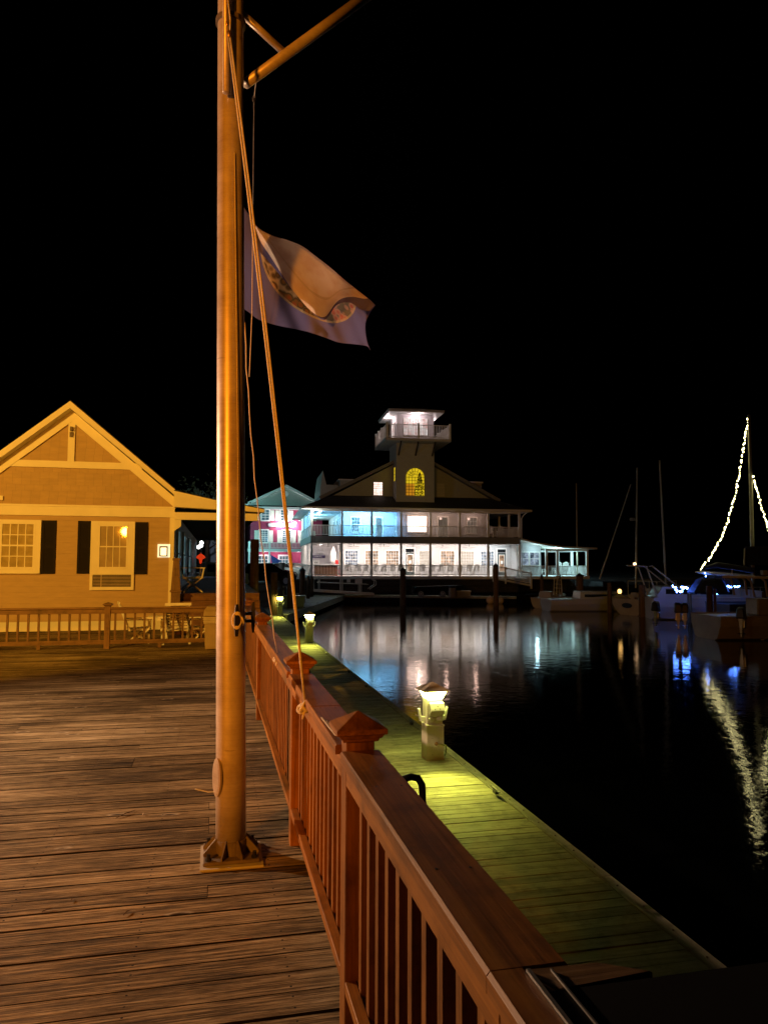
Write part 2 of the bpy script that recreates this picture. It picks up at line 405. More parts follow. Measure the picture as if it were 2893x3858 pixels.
for (a, c) in spans:
    cuts = [a] + [j_ for j_ in (3.39, 5.44, 9.6, 13.2) if a < j_ < c] + [c]
    for a2, c2 in zip(cuts[:-1], cuts[1:]):
        cr = MB(); dz_ = random.uniform(-.0012,.0012)
        cr.prism([(-.072,.944),(.070,.944),(.070,.972+dz_),(.064,.979+dz_),(-.066,.979+dz_),(-.072,.972+dz_)], 'y', a2+.0015, c2-.0015)
        cr.build('top_rail', MT['rail_y'], rail)
    fr = MB(); fr.box(-.050,-.012, a+.002, c-.002, .862, .943); fr.build('sub_rail', MT['rail_y'], rail, bevel=.002)
    br = MB(); br.box(-.050,-.012, a+.002, c-.002, .175, .214); br.build('bottom_rail', MT['rail_y'], rail, bevel=.002)
    n = int((c-a)/0.118); st = (c-a)/n
    for j in range(n):
        yy = a + st*(j+.5)
        bb = MB(); bb.box(-.011,.025, yy-.019, yy+.019, .16, .943); bb.build('baluster', MT['rail_z'], rail)
# the short return of the rail at the near corner
ret = MB(); ret.prism([(0-.02,1.155),(.115,1.150),(.19,1.105),(.02,1.09)], 'z', .952, .9785)
ret.build('corner_board', MT['rail_x'], rail, bevel=.002)
eb = MB(); eb.beam((-.0075,1.145,.982),(-.0075,-.4,.982),.007,.005); eb.beam((.030,1.14,.981),(.030,-.4,.981),.003,.004)
eb.build('metal_edge_strip', MT['alu'], rail)
lb = MB(); lb.box(.001,.60,-.42,1.09,.93,.9775); lb.build('corner_black_sheet', MT['void'], rail)  # added black sheet that keeps the corner dark and hides the dock below
lb = MB(); lb.prism([(-.072,.944),(-.0115,.944),(-.0115,.979),(-.066,.979),(-.072,.972)], 'y', -.4, 1.159); lb.build('top_rail', MT['rail_y'], rail)
fr = MB(); fr.box(-.050,-.012,-.4,1.158,.862,.943); fr.build('sub_rail', MT['rail_y'], rail)
fr = MB(); fr.box(-.050,-.012,-.4,1.158,.175,.214); fr.build('bottom_rail', MT['rail_y'], rail)
for j in range(12):
    yy = 1.10 - j*.118; bb = MB(); bb.box(-.011,.025, yy-.019, yy+.019, .16, .943); bb.build('baluster', MT['rail_z'], rail)

sv = MB(); sv.beam((-.058,3.12,.984),(-.052,2.78,.986),.006,.004); sv.beam((-.047,3.05,.984),(-.043,2.80,.985),.003,.003); sv.build('loose_splinter', MT['rope'], rail)
for yy in (1.55, 2.15, 2.95, 3.34, 3.44, 4.0, 4.9):
    for xx in (-.035, .035):
        m = MB(); m.lathe((xx+random.uniform(-.004,.004), yy+random.uniform(-.01,.01), .9795), [(.0038,0),(.0036,.0008)], 8); m.build('screw', MT['black'], rail)
# ================================================================== LEFT FENCE (low railing in front of the house)
FY = 14.85
fence = thing('deck_fence', 'low brown balustrade crossing the deck in front of the tan house', 'fence', (0, FY, 0))
fpx = [-8.6, -5.22, -1.93, .46]
for px_ in fpx:
    p = MB(); p.box(px_-.05, px_+.05, -.05,.05, 0, .80); p.box(px_-.045, px_+.045,-.055,-.052,.0,.05)
    po = p.build('post', MT['rail_x_z'], fence, bevel=.003)
    c = MB(); c.frustum(px_,0,.795,.815,.12,.12,.14,.14); c.frustum(px_,0,.815,.835,.168,.168); c.frustum(px_,0,.835,.872,.168,.168,.004,.004)
    c.build('post_cap', MT['rail_x_z'], po)
for a, c in zip(fpx[:-1], fpx[1:]):
    a += .05; c -= .05
    t = MB(); t.box(a, c, -.055,.055,.742,.772); t.build('top_rail', MT['rail_x'], fence, bevel=.003)
    t = MB(); t.box(a, c, -.03,.01,.655,.74); t.build('sub_rail', MT['rail_x'], fence)
    t = MB(); t.box(a, c, -.032,.012,.085,.165)
    m = a + .9
    while m < c - .3: t.box(m-.03, m+.03, -.02,.02, 0,.084); m += 1.15
    t.build('bottom_rail', MT['rail_x'], fence)
    n = round((c-a)/.182); st = (c-a)/n
    for j in range(n):
        xx = a + st*(j+.5); bb = MB(); bb.box(xx-.018,xx+.018,-.006,.030,.15,.66); bb.build('baluster', MT['rail_x_z'], fence)

# ================================================================== FLAG MAST
PX, PY = .123, 4.31
mast = thing('flag_mast', 'tall brushed metal flag mast bolted to the deck with a slanted gaff spar', 'mast', (PX, PY, 0))
def lean(z): return -.0175*z
m = MB(); zs = [.098,.5,1,1.5,2,2.5,3,3.5,4,4.5,5,6,7,8,9]
m.tube([(lean(z),0,z) for z in zs], [.083-.0016*z for z in zs], 40)
m.build('pole', MT['mast'], mast, smooth=True)
m = MB(); m.box(-.150,.150,-.150,.150,.012,.030)
m.build('base_plate', MT['galv'], mast, bevel=.004)
m = MB(); m.box(-.165,.168,-.185,.165,-.004,.011); m.build('footing_shim', MT['concrete'], mast)
m = MB(); m.tube([(0,0,.03),(0,0,.103)], .089, 32)
for k in range(8):
    a = PI/8 + k*PI/4
    a = {0: R(20),1: R(70),2: R(110),3: R(160),4: R(200),5: R(250),6: R(290),7: R(340)}[k]
    ca, sa = math.cos(a), math.sin(a); nx, ny = -sa*.0045, ca*.0045
    r0, r1 = .085, .152/max(abs(ca), abs(sa))*.98
    vs = []
    for s in (1, -1):
        vs += [(ca*r0+nx*s, sa*r0+ny*s, .031), (ca*r1+nx*s, sa*r1+ny*s, .031), (ca*r1+nx*s, sa*r1+ny*s, .045), (ca*(r0+.006)+nx*s, sa*(r0+.006)+ny*s, .112), (ca*r0+nx*s, sa*r0+ny*s, .112)]
    m.add(vs, [(0,1,2,3,4),(9,8,7,6,5),(0,5,6,1),(1,6,7,2),(2,7,8,3),(3,8,9,4)])
m.build('gusset_collar', MT['galv'], mast)
for sx in (-1, 1):
    for sy in (-1, 1):
        m = MB(); m.lathe((sx*.122, sy*.122, .031), [(.017,0),(.017,.012)], 6); m.lathe((sx*.122, sy*.122, .043), [(.010,0),(.010,.022)], 10)
        m.build('bolt', MT['black'], mast)
# hand hole cover on the left flank
hh = MB(); pts = []
for k in range(20):
    a = 2*PI*k/20; pts.append((math.sin(a)*.045, .445 + math.cos(a)*.105))
hm = []
for t_, s_ in ((0, 1.0), (.012, 1.0), (.016, .72)):
    hm.append([(lean(.445)-.080-t_, p[0]*s_, .445+(p[1]-.445)*s_) for p in pts])
vs = sum(hm, []); fs = [tuple(range(40, 60))]
for r_ in range(2):
    for k in range(20): fs.append((r_*20+k, r_*20+(k+1)%20, (r_+1)*20+(k+1)%20, (r_+1)*20+k))
hh.M = Matrix.Rotation(R(28), 4, 'Z'); hh.add(vs, fs)
hh.build('hand_hole_cover', MT['mast'], mast)
cw = MB(); cw.tube([(-.085,-.03,.365),(-.13,-.05,.372),(-.20,-.06,.395)], .003, 6); cw.build('cable_tail', MT['white'], mast)
# slim tube clamped to the upper mast
z0 = aty(853, 343, 4.17).z
ax = aty(853, 343, 4.19).x - PX
m = MB(); m.tube([(ax, -.125, z0-.004),(ax-.0,-.125,z0),(ax-.03,-.125,z0+1.6),(ax-.07,-.125,8.6)], [.014,.0215,.0215,.0215], 20)
m.build('topmast_tube', MT['mast'], mast, smooth=True)
m = MB()
for zz in (z0+.5, z0+1.4, z0+3): m.lathe((lean(zz), 0, zz), [(.088,0),(.088,.03)], 24)
m.build('clamp_band', MT['galv'], mast)
def L(p): return (p.x-PX, p.y-PY, p.z)
g0 = aty(925, 316, 4.36); g1 = aty(1460, -72, 4.75)
m = MB(); m.tube([L(g0), L(g1)], [.030,.038], 20)
m.build('gaff_spar', MT['mast'], mast, smooth=True)
b0 = aty(905, 45, 4.34); b1 = aty(1076, 203, 4.47)
m = MB(); m.tube([L(b0), L(b1)], .022, 16); m.build('spar_brace', MT['mast'], mast, smooth=True)
m = MB(); q = aty(1335, -6, 4.66); m.tube([L(q), L(q+Vector((.05,0,.12)))], .018, 12); m.build('spar_brace', MT['mast'], mast, smooth=True)
# black horn cleats
def cleat(cx, cy, cz, ang):
    m = MB(); m.M = Matrix.Translation((cx, cy, cz)) @ Matrix.Rotation(ang, 4, 'Z')
    # projects along +x, horns along z
    m.box(-.002,.040,-.012,.012,-.030,-.012); m.box(-.002,.040,-.012,.012,.012,.030)
    m.prism([(-.006,-.030),(-.009,.030),(.009,.030),(.006,-.030)], 'x', .034, .052)
    m.add([(.034,-.014,-.034),(.056,-.014,-.034),(.056,.014,-.034),(.034,.014,-.034),(.042,-.008,-.088),(.052,-.008,-.088),(.052,.008,-.088),(.042,.008,-.088)], [(0,1,2,3),(4,7,6,5),(0,4,5,1),(1,5,6,2),(2,6,7,3),(3,7,4,0)])
    m.add([(.034,-.014,.034),(.056,-.014,.034),(.056,.014,.034),(.034,.014,.034),(.042,-.008,.088),(.052,-.008,.088),(.052,.008,.088),(.042,.008,.088)], [(3,2,1,0),(5,6,7,4),(1,5,4,0),(2,6,5,1),(3,7,6,2),(0,4,7,3)])
    m.box(.034,.056,-.014,.014,-.034,.034)
    return m.build('cleat', MT['black'], mast, bevel=.002)
cz = aty(883, 2336, 4.22).z
cleat(.018+lean(cz), -.078, cz, R(-76))
cz2 = aty(937, 2326, 4.3).z
cleat(.079+lean(cz2), .004, cz2, R(0))
# rope belayed round the front cleat
rb = MB(); rc = Vector((.030+lean(cz), -.117, cz))
pts = []
for k in range(90):
    t = k/89*5*2*PI
    pts.append(rc + Vector((math.sin(t)*.021 + math.sin(t*.37)*.004, -.012*math.cos(t*2)-.006, math.sin(t*2)*.0 + math.cos(t/1.0)*(.040+.006*math.sin(t*.23)))) )
rb.tube(pts, .0048, 6)
rb.tube([rc+Vector((.012,0,.03)), rc+Vector((.03,.0,.012)), rc+Vector((.038,.012,-.012)), rc+Vector((.034,.02,-.03))], .0055, 6)
rbo = rb.build('belayed_rope', MT['rope'], None, smooth=True); rbo.location = (PX, PY, 0)
tag(rbo, 'pale rope wound in a figure of eight round the black cleat on the mast', 'rope')
# rope running up the mast front from that cleat
m = MB(); m.tube([(PX+.030+lean(cz), PY-.095, cz+.05), (PX+.033+lean(2), PY-.087, 2.2), (PX+.02+lean(4), PY-.083, 4.0)], .0028, 6)
tag(m.build('halyard', MT['rope_thin']), 'dark thin halyard lying flat along the front of the mast', 'rope')

# ropes tied to the rail
def knot(c, r=.020, parent=None):
    m = MB(); random.seed(int(c[1]*100))
    for k in range(5):
        ax_ = Vector((random.uniform(-1,1), random.uniform(-1,1), random.uniform(-.6,.6))).normalized(); o = Vector(c) + Vector((random.uniform(-.014,.014), random.uniform(-.014,.014), random.uniform(-.014,.014)))
        u = ax_.orthogonal().normalized(); w = ax_.cross(u)
        m.tube([o + (u*math.cos(2*PI*j/14) + w*math.sin(2*PI*j/14))*r for j in range(15)], .0075, 6)
    m.tube([Vector(c), Vector(c)+Vector((-.015,-.02,-.045))], [.007,.005], 6)
    return m.build('knot', MT['rope'], parent, smooth=True)
K1 = atz(1149, 2652, .955); K2 = atz(1047, 2472, .955)
top = aty(864, 128, 4.12)
rp = thing('halyard', 'orange lit double rope slanting from mast head to the bigger knot', 'rope', K1[:])
m = MB(); d0 = Vector((-.008,0,0)); d1 = Vector((.004,.004,0))
mid = lambda a_, b_, t, sag: a_.lerp(b_, t) + Vector((0,0,-sag))
def ropepts(a_, b_, sag, n=14): return [a_.lerp(b_, t/n) + Vector((sag*4*(t/n)*(1-t/n), 0, 0)) - K1 for t in range(n+1)]
m.tube(ropepts(top+d0, K1, .012), .0055, 6); m.tube(ropepts(top+d1, K1, .019), .0055, 6)
m.tube([top+d1-K1, aty(868,70,4.1)-K1, aty(856,-30,4.1)-K1], .004, 6)
m.build('rope_strand', MT['rope'], rp, smooth=True)
knot((0,-.01,-.02), .022, rp)
m = MB(); tp = top-K1
m.ball((tp.x,tp.y,tp.z), .013, 8, 6, 1, 1, 1.8); m.ball((tp.x-.012,tp.y,tp.z+.06), .010, 8, 6, 1, 1, 1.6)
m.tube([(tp.x-.012,tp.y,tp.z+.06),(tp.x-.018,tp.y,tp.z+.4)], .004, 6); m.build('pulley_block', MT['brass'], rp)
rp2 = thing('halyard', 'thin pale rope from the flag corner down to the smaller farther knot', 'rope', K2[:])
F0 = aty(922, 1215, 4.75)
m = MB(); m.tube([F0.lerp(K2, t/16) + Vector((-.035*4*(t/16)*(1-t/16), 0, 0)) + Vector((.004*math.sin(t*2.4),0,0)) - K2 for t in range(17)], .0042, 6)
m.build('rope_strand', MT['rope_thin'], rp2, smooth=True)
knot((0,-.01,-.02), .018, rp2)
gp = aty(958, 372, 4.62)
rp3 = thing('halyard', 'dark thin rope hanging straight down from a small block under the gaff spar', 'rope', gp[:])
e3 = aty(950, 1180, 4.75); e4 = aty(940, 1420, 4.85)
gs = g0.lerp(g1, .07)
m = MB(); m.tube([gs-gp, (0,0,0), e3-gp, e4-gp], .0028, 6); m.build('rope_strand', MT['rope_thin'], rp3)
m = MB(); m.ball((0,0,0), .013, 8, 6, 1, .6, 2); m.build('pulley_block', MT['galv'], rp3)

for k, (px_, py_, l_, a_) in enumerate(((475,3068,.17,.9),(540,3068,.035,1.5),(225,2937,.14,.1),(180,3430,.05,.6),(478,3440,.05,1.1),(272,3392,.035,1.6))):
    q = atz(px_, py_, .006); m = MB(); c_, s_ = math.cos(a_), math.sin(a_)
    m.tube([(-l_/2*c_,-l_/2*s_,.002),(0,.004,.006),(l_/2*c_,l_/2*s_,.003)], [.002,.003,.0015], 6)
    o = m.build('twig', MT['rope'] if k in (1,) else MT['piling'], None); o.location = q
    tag(o, ['largest dark bent twig lying on the deck left of the mast foot','tiny pale chip lying beside the largest twig on the deck','long thin twig on the deck boards nearer the left edge','short twig on the deck left foreground','short upright twig on the dark foreground boards','tiniest twig at the left foreground of the deck'][k], 'twig', 'twigs on the deck')
# ================================================================== FLAG
def flag():
    D = 4.95
    # columns along the fly: top edge, bottom edge, tip of the folded-over flap, in photograph pixels (projected on the flag's own plane)
    cols = [(914, 770, 914,1160, None), (940, 812, 940,1178, None), (975, 858, 975,1204, (972,935)), (1030,888,1040,1225,(1012,985)),
            (1085,905,1105,1238,(1062,1045)), (1140,928,1165,1252,(1112,1105)), (1190,965,1225,1272,(1165,1165)), (1245,1008,1275,1290,(1222,1205)),
            (1300,1055,1325,1296,(1268,1150)), (1350,1095,1362,1300,(1318,1140)), (1392,1128,1385,1306,(1358,1166)), (1414,1150,1397,1322,(1390,1172))]
    n = len(cols)
    def cr(a, b_, c, d, t): return .5*((2*b_)+(-a+c)*t+(2*a-5*b_+4*c-d)*t*t+(-a+3*b_-3*c+d)*t**3)
    flaps = []
    for c in cols:
        if c[4] is None: flaps.append((c[0]+8, c[1]+14))
        else: flaps.append(c[4])
    flaps[1] = (955, 858)
    dat = [(c[0], c[1], c[2], c[3], f[0], f[1]) for c, f in zip(cols, flaps)]
    NU = 88
    grid = []
    for i in range(NU+1):
        t = i/NU*(n-1); k = min(int(t), n-2); t -= k
        p = [cr(dat[max(k-1,0)][q], dat[k][q], dat[k+1][q], dat[min(k+2,n-1)][q], t) for q in range(6)]
        u = i/NU
        tx, ty_, bx, by, fx, fy = p
        col = []
        NB, NF = 34, 20
        for j in range(NB+1):
            v = j/NB
            x = bx + (tx-bx)*v - 34*math.sin(v*PI)*u**9; y_ = by + (ty_-by)*v
            dep = D + .10*u + .05*math.sin(u*7.5 + v*2.2)*u**.5 + .022*math.sin(u*17 - v*5) * (1-v*.4) + .05*math.sin(v*PI)*u
            dep += .012*math.sin(u*42+v*9)*(1 if u > .35 else u/.35)*(1-v)**2
            col.append((x, y_, dep, u, v*.60))
        for j in range(1, NF+1):
            v = j/NF
            bul = math.sin(v*PI*.5)
            x = tx + (fx-tx)*v + 6*math.sin(v*PI)*math.sin(u*PI); y_ = ty_ + (fy-ty_)*v
            amp = max(0, math.sin(min(1, max(0, (u-.05)/.9))*PI))
            dep = D + .10*u + .05*math.sin(u*7.5 + 2.2)*u**.5 + .022*math.sin(u*17-5)*.6 - (.03+.15*bul*amp) + .007*math.sin(u*24+v*3.1)*v
            col.append((x, y_, dep, u, .60+.40*v))
        grid.append(col)
    NV = len(grid[0])
    me = bpy.data.meshes.new('flag'); vs = []; uv = []
    for col in grid:
        for (x, y_, dep, u, w) in col:
            vs.append(aty(x, y_, dep)[:]); uv.append((u, w))
    org = Vector(vs[0]); vs = [(Vector(v) - org)[:] for v in vs]
    fs = [(i*NV+j, (i+1)*NV+j, (i+1)*NV+j+1, i*NV+j+1) for i in range(NU) for j in range(NV-1)]
    me.from_pydata(vs, [], fs)
    ul = me.uv_layers.new(name='UVMap')
    for p in me.polygons:
        for li in p.loop_indices: ul.data[li].uv = uv[me.loops[li].vertex_index]
    me.polygons.foreach_set('use_smooth', [True]*len(me.polygons))
    o = bpy.data.objects.new('state_flag', me); COL.objects.link(o); o.location = org
    m, nt, bs = newmat('flag_cloth')
    tc = nd(nt, 'ShaderNodeTexCoord'); sep = nd(nt, 'ShaderNodeSeparateXYZ'); nt.links.new(tc.outputs['UV'], sep.inputs[0])
    dx = mth(nt, 'MULTIPLY', mth(nt, 'SUBTRACT', sep.outputs[0], .50), 1.25); dy = mth(nt, 'SUBTRACT', sep.outputs[1], .50)
    rr = mth(nt, 'SQRT', mth(nt, 'ADD', mth(nt, 'MULTIPLY', dx, dx), mth(nt, 'MULTIPLY', dy, dy)))
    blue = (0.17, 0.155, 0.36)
    up = mth(nt, 'GREATER_THAN', sep.outputs[1], .60)
    disc = mth(nt, 'LESS_THAN', rr, mth(nt, 'ADD', .385, mth(nt, 'MULTIPLY', up, .12)))
    rim = mth(nt, 'LESS_THAN', mth(nt, 'ABSOLUTE', mth(nt, 'SUBTRACT', rr, .377)), .008)
    mpv = nd(nt, 'ShaderNodeMapping'); mpv.inputs['Scale'].default_value = (26, 20, 1); nt.links.new(tc.outputs['UV'], mpv.inputs[0])
    vo = nd(nt, 'ShaderNodeTexVoronoi'); vo.inputs['Scale'].default_value = 1.0; nt.links.new(mpv.outputs[0], vo.inputs['Vector'])
    leaf = ramp(nt, vo.outputs['Distance'], [(.15, (0.30,0.07,0.02)), (.4, (0.20,0.10,0.03)), (.55, (0.06,0.04,0.02)), (.8, (0.4,0.30,0.18))])
    red = mth(nt, 'GREATER_THAN', sep.outputs[0], .56)
    leaf = mixc(nt, mth(nt, 'MULTIPLY', red, .75), leaf, ramp(nt, vo.outputs['Distance'], [(.25, (0.55,0.16,0.13)), (.5, (0.6,0.36,0.3)), (.7, (0.10,0.10,0.10))]))
    ring = mth(nt, 'GREATER_THAN', rr, .245)
    n = noise(nt, mpv.outputs[0], .35, 4)
    inner = ramp(nt, n, [(.38, (.80,.66,.60)), (.6, (.95,.88,.86))])
    dc = mixc(nt, mth(nt, 'MULTIPLY', ring, mth(nt, 'LESS_THAN', sep.outputs[1], .605)), inner, leaf)
    dc = mixc(nt, mth(nt, 'MULTIPLY', rim, .5), dc, (.6,.5,.33))
    c = mixc(nt, disc, mixc(nt, ramp(nt, sep.outputs[0], [(.12, .55), (.4, 0.0)]), blue, (.05,.045,.10)), dc)  # field darkened towards the hoist, the mast's shade put into the colour
    nt.links.new(c, bs.inputs['Base Color']); bs.inputs['Roughness'].default_value = .7
    bs.inputs['Sheen Weight'].default_value = .35; bs.inputs['Sheen Tint'].default_value = (.75,.75,1,1)
    wv = nd(nt, 'ShaderNodeMapping'); wv.inputs['Scale'].default_value = (5, 60, 1); wv.inputs['Rotation'].default_value = (0,0,.5); nt.links.new(tc.outputs['UV'], wv.inputs[0])
    bump(nt, bs, noise(nt, wv.outputs[0], 1, 3), .25, .006)
    tr = nd(nt, 'ShaderNodeBsdfTranslucent'); nt.links.new(c, tr.inputs['Color'])
    mx = nd(nt, 'ShaderNodeMixShader'); mx.inputs[0].default_value = .5
    nt.links.new(bs.outputs[0], mx.inputs[1]); nt.links.new(tr.outputs[0], mx.inputs[2]); nt.links.new(mx.outputs[0], nt.nodes['Material Output'].inputs['Surface'])
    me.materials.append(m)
    tag(o, 'dark blue flag with a round seal, folded over itself in the wind beside the mast', 'flag')
flag()

# ================================================================== FLOATING DOCK
dock = thing('floating_dock', 'long floating dock of grey green boards running below the deck railing', 'dock', (0,0,0))
X0, X1 = 1.62, 3.52
b = MB(); y = -1.0
while y < 39.9:
    dz = random.uniform(-.003,.003); b.box(X0, X1-.12, y, y+.130, DZ-.035, DZ+dz); y += .142
b.build('boards', MT['dock'], dock)
b = MB()
y = -1.0
while y < 39.9:
    e = min(y+2.4, 39.9); b.box(X1-.118, X1, y+.004, e-.004, DZ-.24, DZ+.012); y += 2.4
b.box(X0-.05, X0-.002, -1, 39.9, DZ-.2, DZ+.004)
b.build('edge_timber', MT['dock_edge'], dock, bevel=.006)
y = .4
for k in range(60): b = MB(); b.lathe((X1-.06, y, DZ+.012), [(.011,0),(.008,.008)], 6); b.build('bolt', MT['galv'], dock); y += .4
b = MB(); b.box(X0, X1-.1, -1, 39.9, DZ-.55, DZ-.05); b.build('float', MT['void'], dock)
def dock_cleat(x, y, z=DZ+.03, parent=dock, rz=0):
    m = MB(); m.M = Matrix.Translation((x,y,z)) @ Matrix.Rotation(rz,4,'Z')
    m.box(-.02,.02,-.05,.05,0,.035); m.tube([(0,-.14,.05),(0,-.06,.045),(0,.06,.045),(0,.14,.05)], [.008,.014,.014,.008], 8)
    return m.build('cleat', MT['black'], parent)
for yy in (8.6, 12.5, 16.4, 18.6, 22.4, 26.4, 30.5, 35.0): dock_cleat(X1-.16, yy)
# diagonal arm towards the gangway
arm = thing('floating_dock', 'broad teal lit dock slanting away to the gangway before the restaurant', 'dock', (3.92, 39.9, DZ))
vdir = Vector((11.0-3.92, 63.0-39.9, 0)); Ld = vdir.length; arm.rotation_euler = (0,0,-math.atan2(vdir.x, vdir.y))
b = MB(); y = 0.0
while y < Ld: b.box(-2.5, -.13, y, y+.134, -.035, random.uniform(-.002,.002)); y += .142
b.box(-2.5, -1.3, -1.6, -.01, -.035, 0)
b.build('boards', MT['dock'], arm)
b = MB(); b.box(-.128, 0, -.2, Ld, -.4, .025); b.box(-2.56, -2.502, 0, Ld, -.3, .02); b.build('edge_timber', MT['dock_edge'], arm)
for yy in (1.5, 6, 11, 16.5, 21): dock_cleat(-.22, yy, .02, arm)
p0 = atz(1300, 2243, DZ); p1 = atz(1945, 2249, DZ)
fd = thing('floating_dock', 'thin dark dock running across the water in front of the restaurant piles', 'dock', p0[:], math.atan2(p1.y-p0.y, p1.x-p0.x))
Lf = (p1-p0).length
b = MB(); b.box(-.2, Lf, 0, 1.5, -.12, 0); b.build('boards', MT['dock'], fd)
b = MB(); b.box(-.2, Lf, -.10, -.002, -.16, .02); b.build('edge_timber', MT['dock_edge'], fd)
b = MB(); b.box(-.2, Lf, -.04, 1.4, -.6, -.17); b.build('float', MT['void'], fd)

# ================================================================== POWER PEDESTALS
lens_m = emis('pedestal_lamp_lens', (1.0, 1.0, .20), 75)
glow_m = emis('pedestal_lamp_lens_far', (1.0, .93, .36), 62)
PW = 230
def pedestal(x, y, label, k=1.0, hose=False):
    t = thing('power_pedestal', label, 'power pedestal', (x, y, DZ), R(3), 'lit power pedestals on the dock')
    w = .255; d = .24
    m = MB(); m.box(-w/2,w/2,-d/2,d/2,0,.50); m.box(-w/2-.006,w/2+.006,-d/2-.008,-d/2+.004,.0,.03)
    m.box(-w/2-.008,w/2+.008,-d/2-.010,-d/2+.012,.472,.495); bd = m.build('body', MT['pvc'], t, bevel=.003)
    m = MB(); m.box(-.05,.05,-d/2-.003,-d/2+.001,.06,.33); m.build('access_panel', MT['pvc'], bd)
    m = MB()
    for sx in (-1,1):
        for zz in (.085,.19,.31): m.ball((sx*.045,-d/2-.004,zz), .0045, 6, 4)
        m.ball((sx*.10,-d/2-.011,.483), .004, 6, 4)
    m.build('screw', MT['black'], bd)
    m = MB(); m.box(-w/2+.015,w/2-.01,-d/2+.03,d/2-.01,.50,.86); m.build('neck', MT['pvc'], t)
    # socket hood: sloping face, overhanging at the top
    m = MB(); m.prism([(-d/2+.03,.60),(-d/2-.055,.70),(-d/2-.02,.80),(-d/2+.03,.815)], 'x', -.085,.125); m.build('socket_hood', MT['white'], t, bevel=.004)
    m = MB()
    for cx in (-.06,.06): m.ball((cx+.01,-d/2+.015,.575), .045, 10, 6, 1.15,.5,.75)
    m.build('socket_cover', MT['white'], t, smooth=True)
    m = MB()
    for (ax_, az) in ((.018,.762),(-.02,.725),(.055,.725)): m.box(ax_-.006,ax_+.006,-d/2-.052,-d/2-.040,az-.006,az+.006)
    m.build('hood_mark', MT['black'], t)
    for sx in (-1,1):
        m = MB(); m.beam((sx*.12,.0,.56),(sx*.19,-.01,.575),.05,.07); m.beam((sx*.185,-.01,.56),(sx*.215,-.01,.72),.035,.03,(0,1,0)); m.build('cable_hook', MT['white'], t, bevel=.005)
    m = MB(); m.frustum(0,.0,.86,.965,.225,.215,.31,.30); m.build('lamp_lens', lens_m, t)
    m = MB(); m.frustum(0,0,.967,.985,.385,.37); m.frustum(0,0,.985,1.085,.385,.37,.012,.012); m.build('roof', simple_roof, t)
    spot('pedestal_down_light', (x, y-.30, DZ+.93), (x-.25, y-1.45, DZ), (1, .98, .13), PW, 68, 1.0, .05)
    if hose:
        m = MB(); m.lathe((0,0,0), [(.001,0),(.001,.001)], 6)
        m = MB(); m.M = Matrix.Translation((.01,-d/2-.02,.235)) @ Matrix.Rotation(R(90),4,'X'); m.lathe((0,0,-.02), [(.024,0),(.028,.012),(.020,.03),(.016,.05)], 12); m.build('tap', MT['brass'], t)
        m = MB(); m.tube([(.02,-d/2-.05,.235),(.07,-d/2-.06,.235),(.14,-d/2-.05,.21),(.19,-.05,.10),(.21,.05,.02),(.25,.25,.012)], .011, 10)
        h = m.build('hose', MT['hose'], t, smooth=True)
    return t
simple_roof = simple('pedestal_roof_plastic', (.70,.66,.55), .6)
pedestal(3.11, 10.40, 'cream power pedestal with a hose, nearest on the dock, its lamp glowing yellow', hose=True)
pedestal(3.30, 26.1, 'middle lit pedestal, standing on the dock edge beyond the bare rope knot')
pedestal(3.42, 39.4, 'farthest lit pedestal, small, where the dock bends beside the storage box')

# black hoop of the ladder showing above the rail
hoopc = atz(1560, 3050, DZ+.0)
ho = thing('ladder_hoop', 'black curved ladder handhold silhouetted on the lit dock just past the rail cap', 'ladder', (1.74, 6.05, DZ))
ht = aty(1570, 2925, 6.05)
hz = ht.z - DZ; hx = ht.x - 1.74
m = MB()
m.tube([(hx+.05,0,0),(hx+.05,0,hz-.16),(hx+.045,0,hz-.07),(hx+.01,0,hz-.015),(hx-.05,0,hz),(hx-.12,0,hz-.02),(hx-.20,0,hz-.10)], .030, 12)
m.build('handrail', MT['black'], ho, smooth=True)
m = MB(); m.tube([(hx+.05,0,.25),(hx-.30,0,.25)], .02, 8); m.tube([(hx+.05,0,.5),(hx-.30,0,.5)], .02, 8); m.tube([(hx-.30,0,0),(hx-.30,0,.9)], .03, 8); m.build('rung', MT['black'], ho)

# ================================================================== DOCK BOX
q = atz(1108, 2286, DZ)
bx = thing('dock_box', 'pale storage box with a lid on the slanting dock beside the far pedestal', 'storage box', q[:], R(-8))
m = MB(); m.frustum(0,0,0,.62,1.25,.7,1.38,.8); m.build('body', MT['hull_white'], bx, bevel=.02)
m = MB(); m.frustum(0,0,.625,.72,1.5,.9,1.4,.82); m.build('lid', MT['hull_white'], bx, bevel=.02)
